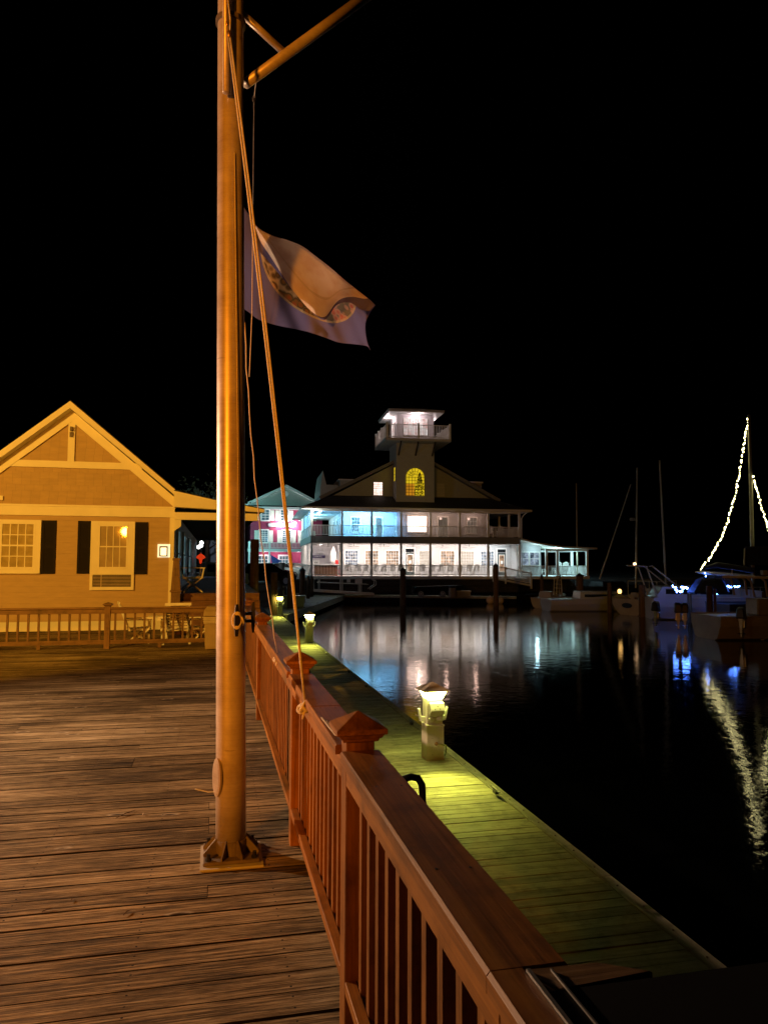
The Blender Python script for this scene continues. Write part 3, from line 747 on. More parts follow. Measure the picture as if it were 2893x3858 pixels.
# ================================================================== WINDOW HELPER (local coords of parent; wall faces -y unless rot given)
def window(parent, x0, x1, z0, z1, y, frame, pane, nx=3, nz=4, fw=.09, mid=True, proud=.05, M=None, name='window', mw=.025, sill=True):
    Mx = M or Matrix.Identity(4)
    f = MB(); f.M = Mx
    f.box(x0-fw,x0, y-proud,y-.003, z0-fw,z1+fw); f.box(x1,x1+fw, y-proud,y-.003, z0-fw,z1+fw)
    f.box(x0,x1, y-proud,y-.003, z1,z1+fw); f.box(x0,x1, y-proud-.015,y-.003, z0-fw,z0)
    fo = f.build(name, frame, parent)
    g = MB(); g.M = Mx; g.box(x0,x1, y-.012,y-.004, z0,z1); g.build('pane', pane, fo)
    s = MB(); s.M = Mx; hy = y-.03
    for i in range(1, nx): xx = x0+(x1-x0)*i/nx; s.box(xx-mw/2,xx+mw/2, hy+.004,hy+.017, z0,z1)
    for j in range(1, nz):
        zz = z0+(z1-z0)*j/nz; th = mw/2*(1.8 if (mid and j == nz//2) else 1); s.box(x0,x1, hy,hy+.014, zz-th,zz+th)
    if s.v: s.build('glazing_bars', frame, fo)
    return fo
def shutter(parent, x0, x1, z0, z1, y, mat, M=None, lou=True):
    m = MB()
    if M: m.M = M
    m.box(x0,x0+.05,y-.035,y-.003,z0,z1); m.box(x1-.05,x1,y-.035,y-.003,z0,z1)
    for (a, c) in ((z0,z0+.07),((z0+z1)/2-.03,(z0+z1)/2+.03),(z1-.07,z1)): m.box(x0+.05,x1-.05,y-.035,y-.003,a,c)
    m.box(x0+.05,x1-.05,y-.010,y-.004,z0+.07,z1-.07)
    if lou:
        z = z0+.09
        while z < z1-.08:
            if abs(z-(z0+z1)/2) > .04: m.box(x0+.05,x1-.05,y-.030,y-.010,z,z+.012)
            z += .032
    return m.build('shutter', mat, parent)
def lit_glass(name, c1, c2, s, scale=(3,3,3), spec=True):
    m, nt, b = newmat(name)
    n = noise(nt, coords(nt, scale), 1.0, 3, .6)
    b.inputs['Base Color'].default_value = (.02,.02,.02,1); b.inputs['Roughness'].default_value = .08
    nt.links.new(ramp(nt, n, [(.38, c1), (.6, c2)]), b.inputs['Emission Color']); b.inputs['Emission Strength'].default_value = s
    return m

# ================================================================== TAN HOUSE
HY = 18.8
H = thing('tan_house', 'tan clapboard house with cream trim and black shutters behind the balustrade', 'house', (0, HY, 0))
apx, apz = -3.37, 5.36; rx, rz = -.965, 3.33
sl = (apz-rz)/(rx-apx); lx = -8.2; lz = apz - sl*(apx-lx)
m = MB(); m.prism([(-5.78,.22),(rx,.22),(rx,2.93),(-5.78,2.93)], 'y', 0, 24); m.build('wall', MT['house_wall'], H)
g = MB(); g.prism([(apx-(apz-.10-2.931)/sl,2.931),(rx-.02,2.931),(rx-.02,3.22),(apx,apz-.10)], 'y', .012, .2); g.build('gable', MT['house_gable'], H)
m = MB(); m.box(-5.78,rx+.005,-.006,.02,0,.22); m.build('skirt_board', MT['trim'], H)
m = MB(); m.box(-5.79,rx+.01,-.045,.0,2.715,2.965); m.box(-5.81,rx+.03,-.065,-.0451,2.93,2.975); m.build('frieze_board', MT['trim'], H)
m = MB(); m.box(rx-.10,rx+.01,-.03,-.0005,.22,2.714); m.build('corner_board', MT['trim'], H)
# gable trim: rakes, collar beam, king post
m = MB()
def rake(x0_, z0_, x1_, z1_, th, y0, y1): m.prism([(x0_,z0_),(x1_,z1_),(x1_,z1_-th),(x0_,z0_-th)], 'y', y0, y1)
m.prism([(apx,apz-.12),(rx-.01,rz-.11),(rx-.01,rz-.36),(apx,apz-.38)], 'y', -.055, .0)
m.prism([(apx,apz-.12),(apx,apz-.38),(-5.8,apz-.38-sl*2.43),(-5.8,apz-.12-sl*2.43)], 'y', -.055, .0)
m.box(-4.9,-1.75,-.040,.005,3.86,4.02); m.box(apx-.075,apx+.075,-.045,.0052,4.021,apz-.30)
m.build('gable_trim', MT['trim'], H)
m = MB()   # roof: two slopes overhanging the gable
for s in (1,):
    m.prism([(apx,apz+.05),(rx+.02,rz+.045),(rx+.02,rz-.09),(apx,apz-.115)], 'y', -.36, 24.2)
    m.prism([(apx,apz+.05),(apx,apz-.115),(-5.95,apz-.115-sl*2.58),(-5.95,apz+.05-sl*2.58)], 'y', -.36, 24.2)
m.m = 1
m.prism([(apx,apz+.075),(rx+.02,rz+.07),(rx+.02,rz+.046),(apx,apz+.051)], 'y', -.34, 24.2)
m.prism([(apx,apz+.075),(apx,apz+.051),(-5.95,apz+.051-sl*2.58),(-5.95,apz+.075-sl*2.58)], 'y', -.34, 24.2)
m.build('roof', [MT['trim'], MT['roofdark']], H)
m = MB(); m.prism([(rx,3.34),(rx+.9,3.15),(1.19,2.93),(1.19,2.86),(rx,2.955)], 'y', -.40, -.06); pr = m
pr.m = 1; pr.prism([(rx,3.36),(rx+.9,3.17),(1.21,2.95),(1.19,2.935),(rx+.9,3.152),(rx,3.342)], 'y', -.42, 24)
pr.build('porch_roof', [MT['trim'], MT['roofdark']], H)
m = MB(); m.box(rx+.012,1.05,-.15,.03,2.66,2.84); m.build('porch_beam', MT['trim'], H)
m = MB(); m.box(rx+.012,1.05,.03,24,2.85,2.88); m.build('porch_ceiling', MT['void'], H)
m = MB(); m.prism([(rx+.012,2.655),(rx+.17,2.655),(rx+.17,2.50),(rx+.012,2.38)], 'y', -.14, -.02); m.build('bracket', MT['trim'], H)
# side wall seen under the porch
sw = MB(); sw.box(rx+.0, rx+.02, .02, 23.9, .22, 2.84); sw.build('side_wall', MT['grey_wall'], H)
MX = Matrix.Translation((rx+.02,0,0)) @ Matrix.Rotation(R(90), 4, 'Z')   # x->y , -y -> +x
dimcy = lit_glass('dim_bluish_window', (.05,.11,.12), (.20,.34,.36), .55, (2,2,3))
for (a, c) in ((1.0,2.3),(4.6,6.4),(9.5,12.0)):
    window(H, a, c, 1.25, 2.45, 0, MT['grey_wall'], dimcy, 2, 2, .09, M=MX)
# front windows
yellow = lit_glass('dim_net_curtain_window', (.16,.11,.02), (.28,.20,.05), .25, (6,6,1.5))
glassH = simple('house_window_glass', (.42,.33,.14), .05, var=.25, scale=5)
glassW = simple('house_window_glass_with_blinds', (.40,.31,.18), .03, var=.15, scale=4)
w1 = window(H, -4.80, -4.13, 1.50, 2.50, -.045, MT['trim'], glassH, 4, 4, .045, proud=.035, mw=.022)
m = MB()
def surround(x0,x1,z0,z1,ox0,ox1,oz0,oz1,y=-.045):
    m = MB(); m.box(ox0,x0,y,-.0005,oz0,oz1); m.box(x1,ox1,y,-.0005,oz0,oz1); m.box(x0,x1,y,-.0005,z1,oz1); m.box(x0,x1,y,-.0005,oz0,z0); return m
surround(-4.84,-4.09,1.46,2.54,-5.0,-3.965,1.345,2.605,-.075).build('window_surround', MT['trim'], H, bevel=.003)
w2 = window(H, -2.655, -2.055, 1.505, 2.475, -.045, MT['trim'], glassW, 4, 2, .045, proud=.035, mw=.016)
s2 = surround(-2.70,-2.01,1.46,2.52,-2.865,-1.865,1.32,2.60,-.075); s2.build('window_surround', MT['trim'], H, bevel=.003)
shutter(H,-3.955,-3.645,1.34,2.60,-.002,MT['shutter_blk']); shutter(H,-3.165,-2.875,1.345,2.60,-.002,MT['shutter_blk']); shutter(H,-1.855,-1.57,1.33,2.59,-.002,MT['shutter_blk'])
# air conditioner grille below the window
su = surround(-2.80,-1.93,1.03,1.318,-2.865,-1.865,.955,1.3195,-.06); su.build('grille_surround', MT['trim'], H)
m = MB()
for k in range(8): z = 1.045+k*.034; m.box(-2.79,-1.94,-.045,-.012,z,z+.014)
m.box(-2.62,-2.60,-.046,-.02,1.03,1.318)
ac = m.build('air_conditioner_grille', simple('grille_metal', (.42,.33,.22), .5), H)
m = MB(); m.box(-2.80,-1.93,-.008,-.001,1.03,1.318); m.build('recess', MT['void'], ac)
# wall lamp (square, lit) and the small sensor on the king post
m = MB(); m.box(-1.335,-1.045,-.03,-.001,1.74,2.06)
lampo = m.build('wall_lamp', emis('lamp_back_plate', (1,.86,.5), 1.0, (.8,.7,.5)), H)
m = MB(); x0,x1,z0,z1=-1.285,-1.10,1.765,2.01; y0,y1=-.15,-.031
for (xa,xb) in ((x0,x0+.02),(x1-.02,x1)): m.box(xa,xb,y0,y1,z0,z1)
m.box(x0+.02,x1-.02,y0,y1,z1-.03,z1); m.box(x0+.02,x1-.02,y0,y1,z0,z0+.02)
m.build('lantern_frame', MT['black'], lampo)
m = MB(); m.box(x0+.035,x1-.035,-.12,-.04,z0+.03,z1-.045); m.build('lantern_glass', emis('lantern_glass', (1,.74,.35), 2.2), lampo)
m = MB(); m.box(apx-.035,apx+.035,-.10,-.046,4.60,4.72); m.box(apx-.025,apx+.03,-.14,-.046,4.74,4.84); m.build('sensor_light', MT['galv'], H)
m = MB(); m.box(-4.92,-4.82,-.05,-.001,3.06,3.16); m.build('vent', MT['trim'], H)
# stairs and porch floor
st = thing('porch_stairs', 'varnished wooden steps rising to the dark porch beside the tan house', 'stairs', (0, HY, 0))
for k in range(5):
    m = MB(); m.box(rx+.15, 1.10, -1.45+k*.28, -1.45+(k+1)*.28+(.0 if k<4 else 0), 0.0+.002, .175*(k+1)-.03); m.box(rx+.15,1.10,-1.47+k*.28,-1.17+k*.28-.003,.175*(k+1)-.029,.175*(k+1)); m.build('step', MT['stair'], st)
m = MB(); m.box(rx+.02,1.15,-.05,23,.6,.845); m.build('porch_floor', MT['dark_wood'], st)
nw = thing('newel_post', 'tapered brown newel post on a pedestal at the foot of the porch', 'post', (-.86, HY-.62, 0))
m = MB(); m.frustum(0,0,0,.92,.21,.21); m.build('pedestal', MT['rail_x_z'], nw); m = MB(); m.frustum(0,0,.921,.965,.26,.26); m.frustum(0,0,.966,1.66,.22,.22,.14,.14); m.frustum(0,0,1.661,1.72,.17,.17); m.build('shaft', MT['rail_x_z'], nw, bevel=.004)

# ================================================================== DECK CHAIRS
def deck_chair(label, x, y, z, rz):
    t = thing('folding_chair', label, 'chair', (x,y,z), rz, 'wooden chairs by the tan house')
    w = .27
    m = MB()
    for k in range(6): yy = -.23+k*.085; m.box(-w,w,yy,yy+.065,.40-.008*k,.42-.008*k)
    for s in (-1,1): m.box(s*w-.012,s*w+.012,-.26,.27,.35,.395)
    m.build('seat', MT['white_wood'], t)
    bk = MB(); p0_, p1_ = Vector((0,.24,.34)), Vector((0,.50,1.06))
    for s in (-1,1): bk.beam(p0_+Vector((s*w,0,0)), p1_+Vector((s*w,0,0)), .035,.03)
    for k in range(8): q_ = p0_.lerp(p1_, .16+k*.105); bk.beam(q_+Vector((-w,-.02,0)), q_+Vector((w,-.02,0)), .014,.055, (0,.3,1))
    bk.beam(p1_+Vector((-w-.05,0,0)), p1_+Vector((w+.05,0,0)), .03,.07)
    bk.build('backrest', MT['white_wood'], t)
    for s in (-1,1):
        l = MB(); l.beam((s*(w+.03),-.24,.0),(s*(w+.03),.24,.40),.03,.06,(1,0,0)); l.build('leg', MT['white_wood'], t)
        l = MB(); l.beam((s*(w+.06),.24,.0),(s*(w+.06),-.24,.40),.03,.06,(1,0,0)); l.beam((s*(w+.06),-.22,.38),(s*(w+.06),-.26,.62),.03,.05,(1,0,0)); l.build('leg', MT['white_wood'], t)
        a_ = MB(); a_.box(s*(w+.045)-.04,s*(w+.045)+.04,-.30,.34,.62,.645); a_.build('armrest', MT['white_wood'], t)
    return t
_s0 = len(COL.objects)
for lab, px_, y_, rz_ in (('pale slatted chair turned sideways, behind the fence left of the little table', 522, 15.75, 100),
        ('pale slatted chair seen from its back, its tall top bar showing above the fence', 662, 15.45, 188),
        ('pale slatted chair with crossed legs, behind the fence next to the bin', 752, 15.75, -92)):
    c_ = deck_chair(lab, aty(px_, 2420, y_).x, y_, 0, R(rz_)); c_.scale = (.78,.78,.76)
deck_chair('shadowed chair with crossed legs up on the dark porch above the steps', -.55, 20.2, .845, R(97))
tb = thing('side_table', 'small pale slatted table between the chairs behind the fence', 'table', (aty(596,2400,15.9).x, 15.9, 0))
m = MB(); [m.box(-.2,.2,-.2+k*.08,-.2+k*.08+.06,.50,.52) for k in range(5)]; m.box(-.2,.2,-.19,-.17,.44,.499); m.build('tabletop', MT['white_wood'], tb)
for sx in (-1,1):
    for sy in (-1,1): m = MB(); m.box(sx*.17-.02,sx*.17+.02,sy*.15-.02,sy*.15+.02,0,.499); m.build('leg', MT['white_wood'], tb)
bn = thing('trash_bin', 'square tan bin with plastic liner over its rim, at the fence end', 'bin', (.06, 14.45, 0))
m = MB(); m.frustum(0,0,.01,.62,.38,.38,.42,.42); m.build('body', MT['bin'], bn, bevel=.01)
m = MB(); m.frustum(0,0,.621,.72,.46,.46,.44,.44); m.frustum(0,0,.72,.80,.44,.44,.30,.30); m.build('lid', MT['bin'], bn, bevel=.01)
m = MB()
for k in range(4): m.frustum(0,0,.49+k*.03,.515+k*.03,.45+.008*(k%2),.45+.008*(k%2),.46,.46)
m.build('liner', simple('clear_bag_plastic', (.5,.42,.3), .25), bn)

# ================================================================== THINGS SEEN UNDER THE PORCH: tree, umbrella, cart, lamps
def tree(name, label, x, y, h, r, n=900, z=.1, mat=None):
    t = thing(name, label, 'tree', (x,y,z))
    m = MB(); m.tube([(0,0,0),(.1,0,h*.3),(-.05,.1,h*.6),(.1,0,h*.85)], [.22,.17,.1,.04], 8)
    for k in range(6):
        a = k*1.1; m.tube([(0,0,h*(.3+.07*k)),(math.cos(a)*r*.6,math.sin(a)*r*.6,h*(.5+.07*k))], [.08,.02], 6)
    m.build('trunk', MT['piling'], t)
    c = MB()
    rnd = random.Random(int(x*10+y))
    for k in range(n):
        a = rnd.uniform(0,2*PI); e = rnd.uniform(-1,1); rr = r*(rnd.random()**.4)*(.75+.35*math.sin(a*3+e*4))
        p = Vector((math.cos(a)*math.sqrt(1-e*e)*rr, math.sin(a)*math.sqrt(1-e*e)*rr, h*.68+e*rr*.8))
        s = rnd.uniform(.10,.22); u = Vector((rnd.uniform(-1,1),rnd.uniform(-1,1),rnd.uniform(-1,1))).normalized()*s; v_ = u.orthogonal().normalized()*s*.5
        c.add([p-u,p+v_,p+u,p-v_],[(0,1,2,3)])
    c.build('crown', mat or MT['leaf'], t)
MT['leaf'] = simple('tree_leaves', (.05,.085,.03), .6, var=.5, scale=2)
q = atd(775, 2150, 60); tree('street_tree', 'dark leafy tree beyond the porch steps, street lamps glinting through its leaves', q.x, q.y, 8, 3.6, 1600)
for k, (px_, py_) in enumerate(((760,2045),(758,2056),(749,2061))):
    q = atd(px_, py_, 54); t = thing('street_lamp', ['upper white street lamp','middle white street lamp','lower white street lamp'][k]+' glinting among the leaves past the porch', 'street lamp', (q.x,q.y,.12), 0, 'street lamps behind the porch')
    m = MB(); m.tube([(0,0,0),(0,0,q.z-.25)], .05, 6); m.build('post', MT['black'], t); m = MB(); m.ball((0,0,q.z-.12), .13, 8, 6); m.build('globe', emis('street_lamp_globe', (1,.97,.9), 9) if k == 0 else bpy.data.materials['street_lamp_globe'], t)
q = atd(757, 2106, 36); um = thing('patio_umbrella', 'closed bright red orange umbrella seen past the porch wall', 'umbrella', (q.x,q.y,.12))
m = MB(); m.tube([(0,0,0),(0,0,q.z+.2)], .03, 8); m.build('pole', MT['white'], um)
m = MB(); m.lathe((0,0,q.z-.12), [(.04,-.22),(.08,-.02),(.22,.06),(.17,.15),(.02,.26)], 8); m.build('canopy', emis('red_umbrella_cloth_painted_glow', (1,.06,.01), .55, (.7,.05,.02)), um)  # emission in the cloth stands in for light shining through it
q = atd(825, 2155, 44); ct = thing('utility_cart', 'white utility cart with a cab window parked on the bright pavement past the porch', 'cart', (q.x,q.y,.12), R(10))
m = MB(); m.prism([(-1.5,.3),(1.6,.3),(1.6,.85),(.9,.95),(.6,1.5),(-.9,1.5),(-1.0,.9),(-1.5,.9)], 'y', -.65,.65); m.build('body', MT['hull_white'], ct, bevel=.03)
m = MB(); m.box(-.75,.35,-.668,-.652,.95,1.38); m.build('window', MT['glassdark'], ct)
m = MB(); m.box(-.75,-.15,-.69,-.67,.45,.80); m.build('sign_board', simple('olive_board', (.2,.22,.05), .6), ct)
for sx in (-1.0,1.0):
    m = MB(); m.M = Matrix.Translation((sx,-.66,.3)) @ Matrix.Rotation(R(90),4,'X'); m.lathe((0,0,-.08), [(.3,0),(.3,.16)], 16); m.build('wheel', MT['black'], ct)
tw = thing('water_tower_hut', 'tall pale hut wall beyond the cart under the trees', 'hut', atd(842, 2100, 62)[:], R(5))
m = MB(); m.box(-1.2,1.2,-.8,.8,-1.6,1.6); m.build('wall', MT['grey_wall'], tw); m = MB(); m.frustum(0,0,1.61,2.2,2.8,2.0,.3,.2); m.build('roof', MT['roofdark'], tw)

# ================================================================== BULKHEAD AND PILINGS ON THE LEFT SHORE
bk = thing('bulkhead_wall', 'dark plank bulkhead wall with cap along the car park edge behind the slanting dock', 'wall', (0,0,0))
line = [(1.25,19.2),(1.45,46.0),(7.85,63.3)]
m = MB(); cp = MB()
for (a, c) in zip(line[:-1], line[1:]):
    a = Vector((*a,0)); c = Vector((*c,0)); d = (c-a); n_ = int(d.length/.2); 
    for k in range(n_):
        p = a + d*(k/n_); q_ = a + d*((k+.93)/n_); mz = -.80
        m.beam((p.x,p.y,mz),(q_.x,q_.y,mz),.06,2.0)
    cp.beam((a.x,a.y,.26),(c.x,c.y,.26),.34,.06); cp.beam((a.x+.06,a.y,-.35),(c.x+.06,c.y,-.35),.10,.18); cp.beam((a.x+.06,a.y,-1.0),(c.x+.06,c.y,-1.0),.10,.18)
m.build('planks', MT['dark_wood'], bk); cp.build('cap_and_walers', MT['dark_wood'], bk)
def piling(label, x, y, top, r=.17, pointed=False, mat=None, lean_=(0,0), group='dark pilings', extra=None):
    t = thing('piling', label, 'piling', (x,y,WZ), 0, group)
    m = MB(); h = top-WZ
    m.tube([(0,0,-1.2),(lean_[0]*.5,0,h*.5),(lean_[0],lean_[1],h)], [r*1.08,r,r*.93], 14)
    m.build('shaft', mat or MT['piling'], t, smooth=False)
    if pointed: m = MB(); m.lathe((lean_[0],lean_[1],h+.001), [(r*1.1,0),(r*1.08,.05),(.02,.28)], 14); m.build('cap', MT['black'], t)
    return t
def pile_px(label, pxc, ytop, dist, wpx, **k):
    q = atd(pxc, ytop, dist); piling(label, q.x, q.y, q.z, wpx/2*dist/FPX, **k)
pile_px('tall thick dark piling just right of the mast, before the red building', 961, 2032, 27, 33)
pile_px('black piling left of the slack rope, in front of the dark red car', 1034, 2157, 40, 27)
pile_px('pointed black piling halfway along the bulkhead, between the ropes and the box', 1096, 2158, 46, 24, pointed=False)
pile_px('pointed black piling at the bulkhead near the restaurant corner', 1140, 2152, 52, 22, pointed=True)
pile_px('pale greenish lit piling standing among the parked cars', 1062, 2120, 56, 22, mat=simple('pale_green_piling', (.42,.45,.36), .8, var=.3, scale=3, bmp=.5))
pile_px('short dark post in the bulkhead, left of the gangway', 1162, 2170, 58, 13)
pile_px('shorter dark stub on the bulkhead beside the gangway top', 1175, 2170, 61, 12)
pile_px('pointed brown piling standing in front of the restaurant porch middle', 1518, 2150, 59, 23, pointed=True)
pile_px('tall black pointed piling in front of the restaurant ramp', 1867, 2135, 58, 19, pointed=True)

# ================================================================== PARKED CARS
def car(label, x, y, rz, paint, L_=4.5):
    t = thing('parked_car', label, 'car', (x,y,.12), rz, 'cars parked before the red building')
    w = .88
    low = [(-2.2,.35),(-2.25,.62),(-2.1,.88),(-1.3,.98),(-.55,1.02),(1.75,1.0),(2.15,.9),(2.22,.55),(2.15,.32)]
    m = MB(); m.prism(low, 'y', -w, w); m.build('body', paint, t, bevel=.06)
    m = MB(); m.add([(-1.25,-w+.05,.97),(1.75,-w+.05,.99),(1.75,w-.05,.99),(-1.25,w-.05,.97),(-.45,-w+.2,1.42),(1.1,-w+.2,1.42),(1.1,w-.2,1.42),(-.45,w-.2,1.42)],
        [(4,5,6,7),(0,1,5,4),(1,2,6,5),(2,3,7,6),(3,0,4,7)]); m.build('cabin', MT['glassdark'], t)
    m = MB(); m.box(-.50,1.12,-w+.19,w-.19,1.405,1.45)
    for s in (-1,1):
        m.beam((-1.22,s*(w-.06),.98),(-.45,s*(w-.2),1.43),.06,.05); m.beam((1.74,s*(w-.06),.99),(1.1,s*(w-.2),1.43),.06,.05); m.beam((.3,s*(w-.045),.98),(.3,s*(w-.2),1.43),.05,.05)
    m.build('roof', paint, t, bevel=.01)
    for sx in (-1.4,1.4):
        for sy in (-1,1):
            m = MB(); m.M = Matrix.Translation((sx,sy*(w-.08),.33)) @ Matrix.Rotation(R(90),4,'X'); m.lathe((0,0,-.11), [(.32,0),(.33,.03),(.33,.19),(.32,.22)], 18); wl = m.build('wheel', MT['black'], t)
            m = MB(); m.M = Matrix.Translation((sx,sy*(w+.036),.33)) @ Matrix.Rotation(R(90),4,'X'); m.lathe((0,0,-.005), [(.2,0),(.2,.01)], 12); m.build('rim', MT['alu'], wl)
    for s in (-1,1): m = MB(); m.box(-2.27,-2.2,s*.62-.16,s*.62+.16,.62,.76); m.build('headlight', MT['white'], t)
    for s in (-1,1): m = MB(); m.box(2.14,2.2,s*.66-.12,s*.66+.12,.62,.8); m.build('tail_light', MT['fire_red'], t)
    return t
q = atz(1000, 2180, .12); 
q = atd(985, 2160, 58); car('dark red car with a glossy bonnet parked nearest the bulkhead', q.x, q.y, R(-150), MT['redpaint'])
q = atd(978, 2175, 48); car('black sedan with white reflections parked in front of the red car', q.x, q.y, R(-155), simple('black_car_paint', (.01,.01,.014), .12))
q = atd(1100, 2160, 78); car('pale blue lit car parked behind the pale piling', q.x, q.y, R(-168), MT['cyanpaint'])
q = atd(1045, 2160, 70); car('small silver car with a rack, left of the pale piling', q.x, q.y, R(-140), MT['cyanpaint'])

# ================================================================== RED BUILDING
RY = 105.0
RB = thing('red_building', 'red clapboard building with a pale gable, shutters and a long white balcony', 'building', (0, RY, 0))
xl, xr = 4.9, 15.0; ax_ = 9.76
m = MB(); m.box(xl,xr,0,14,0.1,9.25); m.build('wall', MT['red_wall'], RB)
pg = simple('grey_gable_panel', (.33,.38,.34), .6)
m = MB(); m.prism([(4.6,9.62),(14.9,9.62),(ax_,12.2)], 'y', -.3, 0); m.build('gable', pg, RB)
m = MB(); m.prism([(4.2,9.45),(ax_,12.25),(ax_,12.6),(4.0,9.75)], 'y', -.7, 14); m.prism([(ax_,12.25),(15.2,9.45),(15.4,9.75),(ax_,12.6)], 'y', -.7, 14); m.build('roof', MT['white'], RB)
m = MB(); m.box(4.4,14.9,-.5,-.001,9.05,9.42); m.build('frieze_board', MT['white'], RB)
m = MB(); m.M = Matrix.Translation((ax_-.05,-.31,11.3)) @ Matrix.Rotation(R(90),4,'X'); m.lathe((0,0,0), [(.42,0),(.42,.04)], 20); m.build('round_vent', MT['white'], RB)
bluepane = lit_glass('bluish_night_window', (.03,.10,.14), (.10,.25,.30), .6, (1.5,1.5,1.5))
for (a, c) in ((6.45,7.45),(9.1,10.1),(12.4,13.4)):
    window(RB,a,c,7.55,9.0,-.01,MT['white'],bluepane,2,4,.16,proud=.12,mw=.05)
    shutter(RB,a-.75,a-.2,7.5,8.95,-.003,MT['shutter_wht'],lou=False); shutter(RB,c+.2,c+.75,7.5,8.95,-.003,MT['shutter_wht'],lou=False)
for (a, c) in ((6.2,7.3),(9.4,10.5),(12.3,13.3)):
    window(RB,a,c,4.45,6.1,-.01,MT['white'],bluepane,3,6,.16,proud=.12,mw=.05)
    shutter(RB,a-.75,a-.2,4.4,6.1,-.003,MT['shutter_wht'],lou=False); shutter(RB,c+.2,c+.75,4.4,6.1,-.003,MT['shutter_wht'],lou=False)
m = MB(); m.box(4.5,15,-2.0,-.001,3.08,3.52); m.build('balcony_floor', MT['white'], RB)
m = MB(); m.box(4.5,15,-2.05,-1.97,4.28,4.36); m.box(4.5,15,-2.03,-1.99,3.62,3.68)
x = 4.6
while x < 15: m.box(x-.035,x+.035,-2.03,-1.99,3.68,4.28); x += .19
m.build('balcony_railing', MT['white'], RB)
for x in (4.7,7.45,10.3,13.0): m = MB(); m.box(x-.12,x+.12,-2.1,-1.86,.1,3.07); m.box(x-.1,x+.1,-2.08,-1.9,3.53,4.5); m.build('column', MT['white'], RB)
for (a, c) in ((6.1,7.35),(9.0,10.2),(12.2,13.2)):
    d_ = window(RB,a,c,.55,2.5,-.01,MT['white'],bluepane,3,4,.2,proud=.12,mw=.06,name='glazed_door')
m = MB(); m.box(4.5,15,-2.05,-1.97,1.38,1.46); m.box(4.5,15,-2.03,-1.99,.6,.68); x = 4.6
while x < 15: m.box(x-.035,x+.035,-2.03,-1.99,.68,1.38); x += .2
m.build('porch_railing', MT['white'], RB)
m = MB(); m.box(4.5,15,-2.0,-.001,.1,.5); m.build('porch_floor', MT['white'], RB)
# rounded shop sign
m = MB(); pts = []
for k in range(12): a = PI/2+PI*k/11; pts.append((7.6+.26*math.cos(a), 6.88+.26*math.sin(a)))
for k in range(12): a = -PI/2+PI*k/11; pts.append((10.9+.26*math.cos(a), 6.88+.26*math.sin(a)))
m.prism(pts, 'y', -.16, -.02); sg = m.build('shop_sign', MT['white'], RB)
m = MB(); pts2 = [(7.6+(px-7.6)*1.0 if 0 else px, 6.88+(pz-6.88)*.84) for px, pz in pts]; pts2 = [(9.25+(px-9.25)*.985, pz) for px, pz in pts2]
m.prism(pts2, 'y', -.172, -.165); m.build('sign_border', MT['black'], sg)
m = MB(); pts3 = [(9.25+(px-9.25)*.97, 6.88+(pz-6.88)*.70) for px, pz in pts]; m.prism(pts3, 'y', -.184, -.176); m.build('sign_face', MT['white'], sg)
def text(body, loc, size, mat, parent, rz=0, ext=.004, name='lettering', align='LEFT'):
    cu = bpy.data.curves.new(name, 'FONT'); cu.body = body; cu.size = size; cu.extrude = ext; cu.align_x = align; cu.align_y = 'CENTER'
    cu.materials.append(mat); cu.resolution_u = 3
    o = bpy.data.objects.new(name+'_curve', cu); COL.objects.link(o)
    bpy.context.view_layer.update(); me = bpy.data.meshes.new_from_object(o); bpy.data.objects.remove(o)
    me.materials.clear(); me.materials.append(mat)
    o = bpy.data.objects.new(name, me); COL.objects.link(o); o.location = loc; o.rotation_euler = (PI/2,0,rz); o.parent = parent
    return o
text('OS', (7.55,-.195,6.88), .42, MT['black'], sg); text('DL', (10.15,-.195,6.88), .42, MT['black'], sg)
# two flood lamps on arms above the sign
for x in (8.95, 11.0):
    m = MB(); m.tube([(x,-.02,7.42),(x,-.5,7.5),(x,-.85,7.25)], .03, 6); ar = m.build('sign_lamp', MT['black'], RB)
    m = MB(); m.ball((x,-.9,7.1), .17, 10, 8); m.build('bulb', emis('flood_bulb', (1,.96,1), 60) if x < 10 else bpy.data.materials['flood_bulb'], ar)
fl = thing('small_flag', 'small dark blue flag on a slanted staff at the red building porch', 'flag', (0, RY, 0))
m = MB(); m.tube([(7.9,-2.1,1.3),(7.55,-2.6,2.6)], .03, 6); m.build('staff', MT['white'], fl)
m = MB(); m.add([(7.6,-2.6,2.65),(8.95,-2.7,1.85),(8.3,-2.7,1.15),(7.75,-2.65,1.35),(7.6,-2.62,2.65),(8.95,-2.72,1.85),(8.3,-2.72,1.15),(7.75,-2.67,1.35)], [(0,1,2,3),(7,6,5,4),(0,4,5,1),(1,5,6,2),(2,6,7,3),(3,7,4,0)]); m.build('cloth', simple('blue_flag_cloth', (.05,.07,.3), .8, var=.5, scale=5), fl)
# ================================================================== RESTAURANT WITH TOWER
TH = R(3.3)
RS = thing('restaurant', 'grey two storey waterfront restaurant with full length porches', 'building', (8.5, 66, 0), -TH)
G = MT['grey_wall']; W = MT['white']
FZ = .42; UZ = 4.03; xs_posts = [0, 2.72, 5.42, 8.14, 10.88, 13.66, 16.4, 19.45]
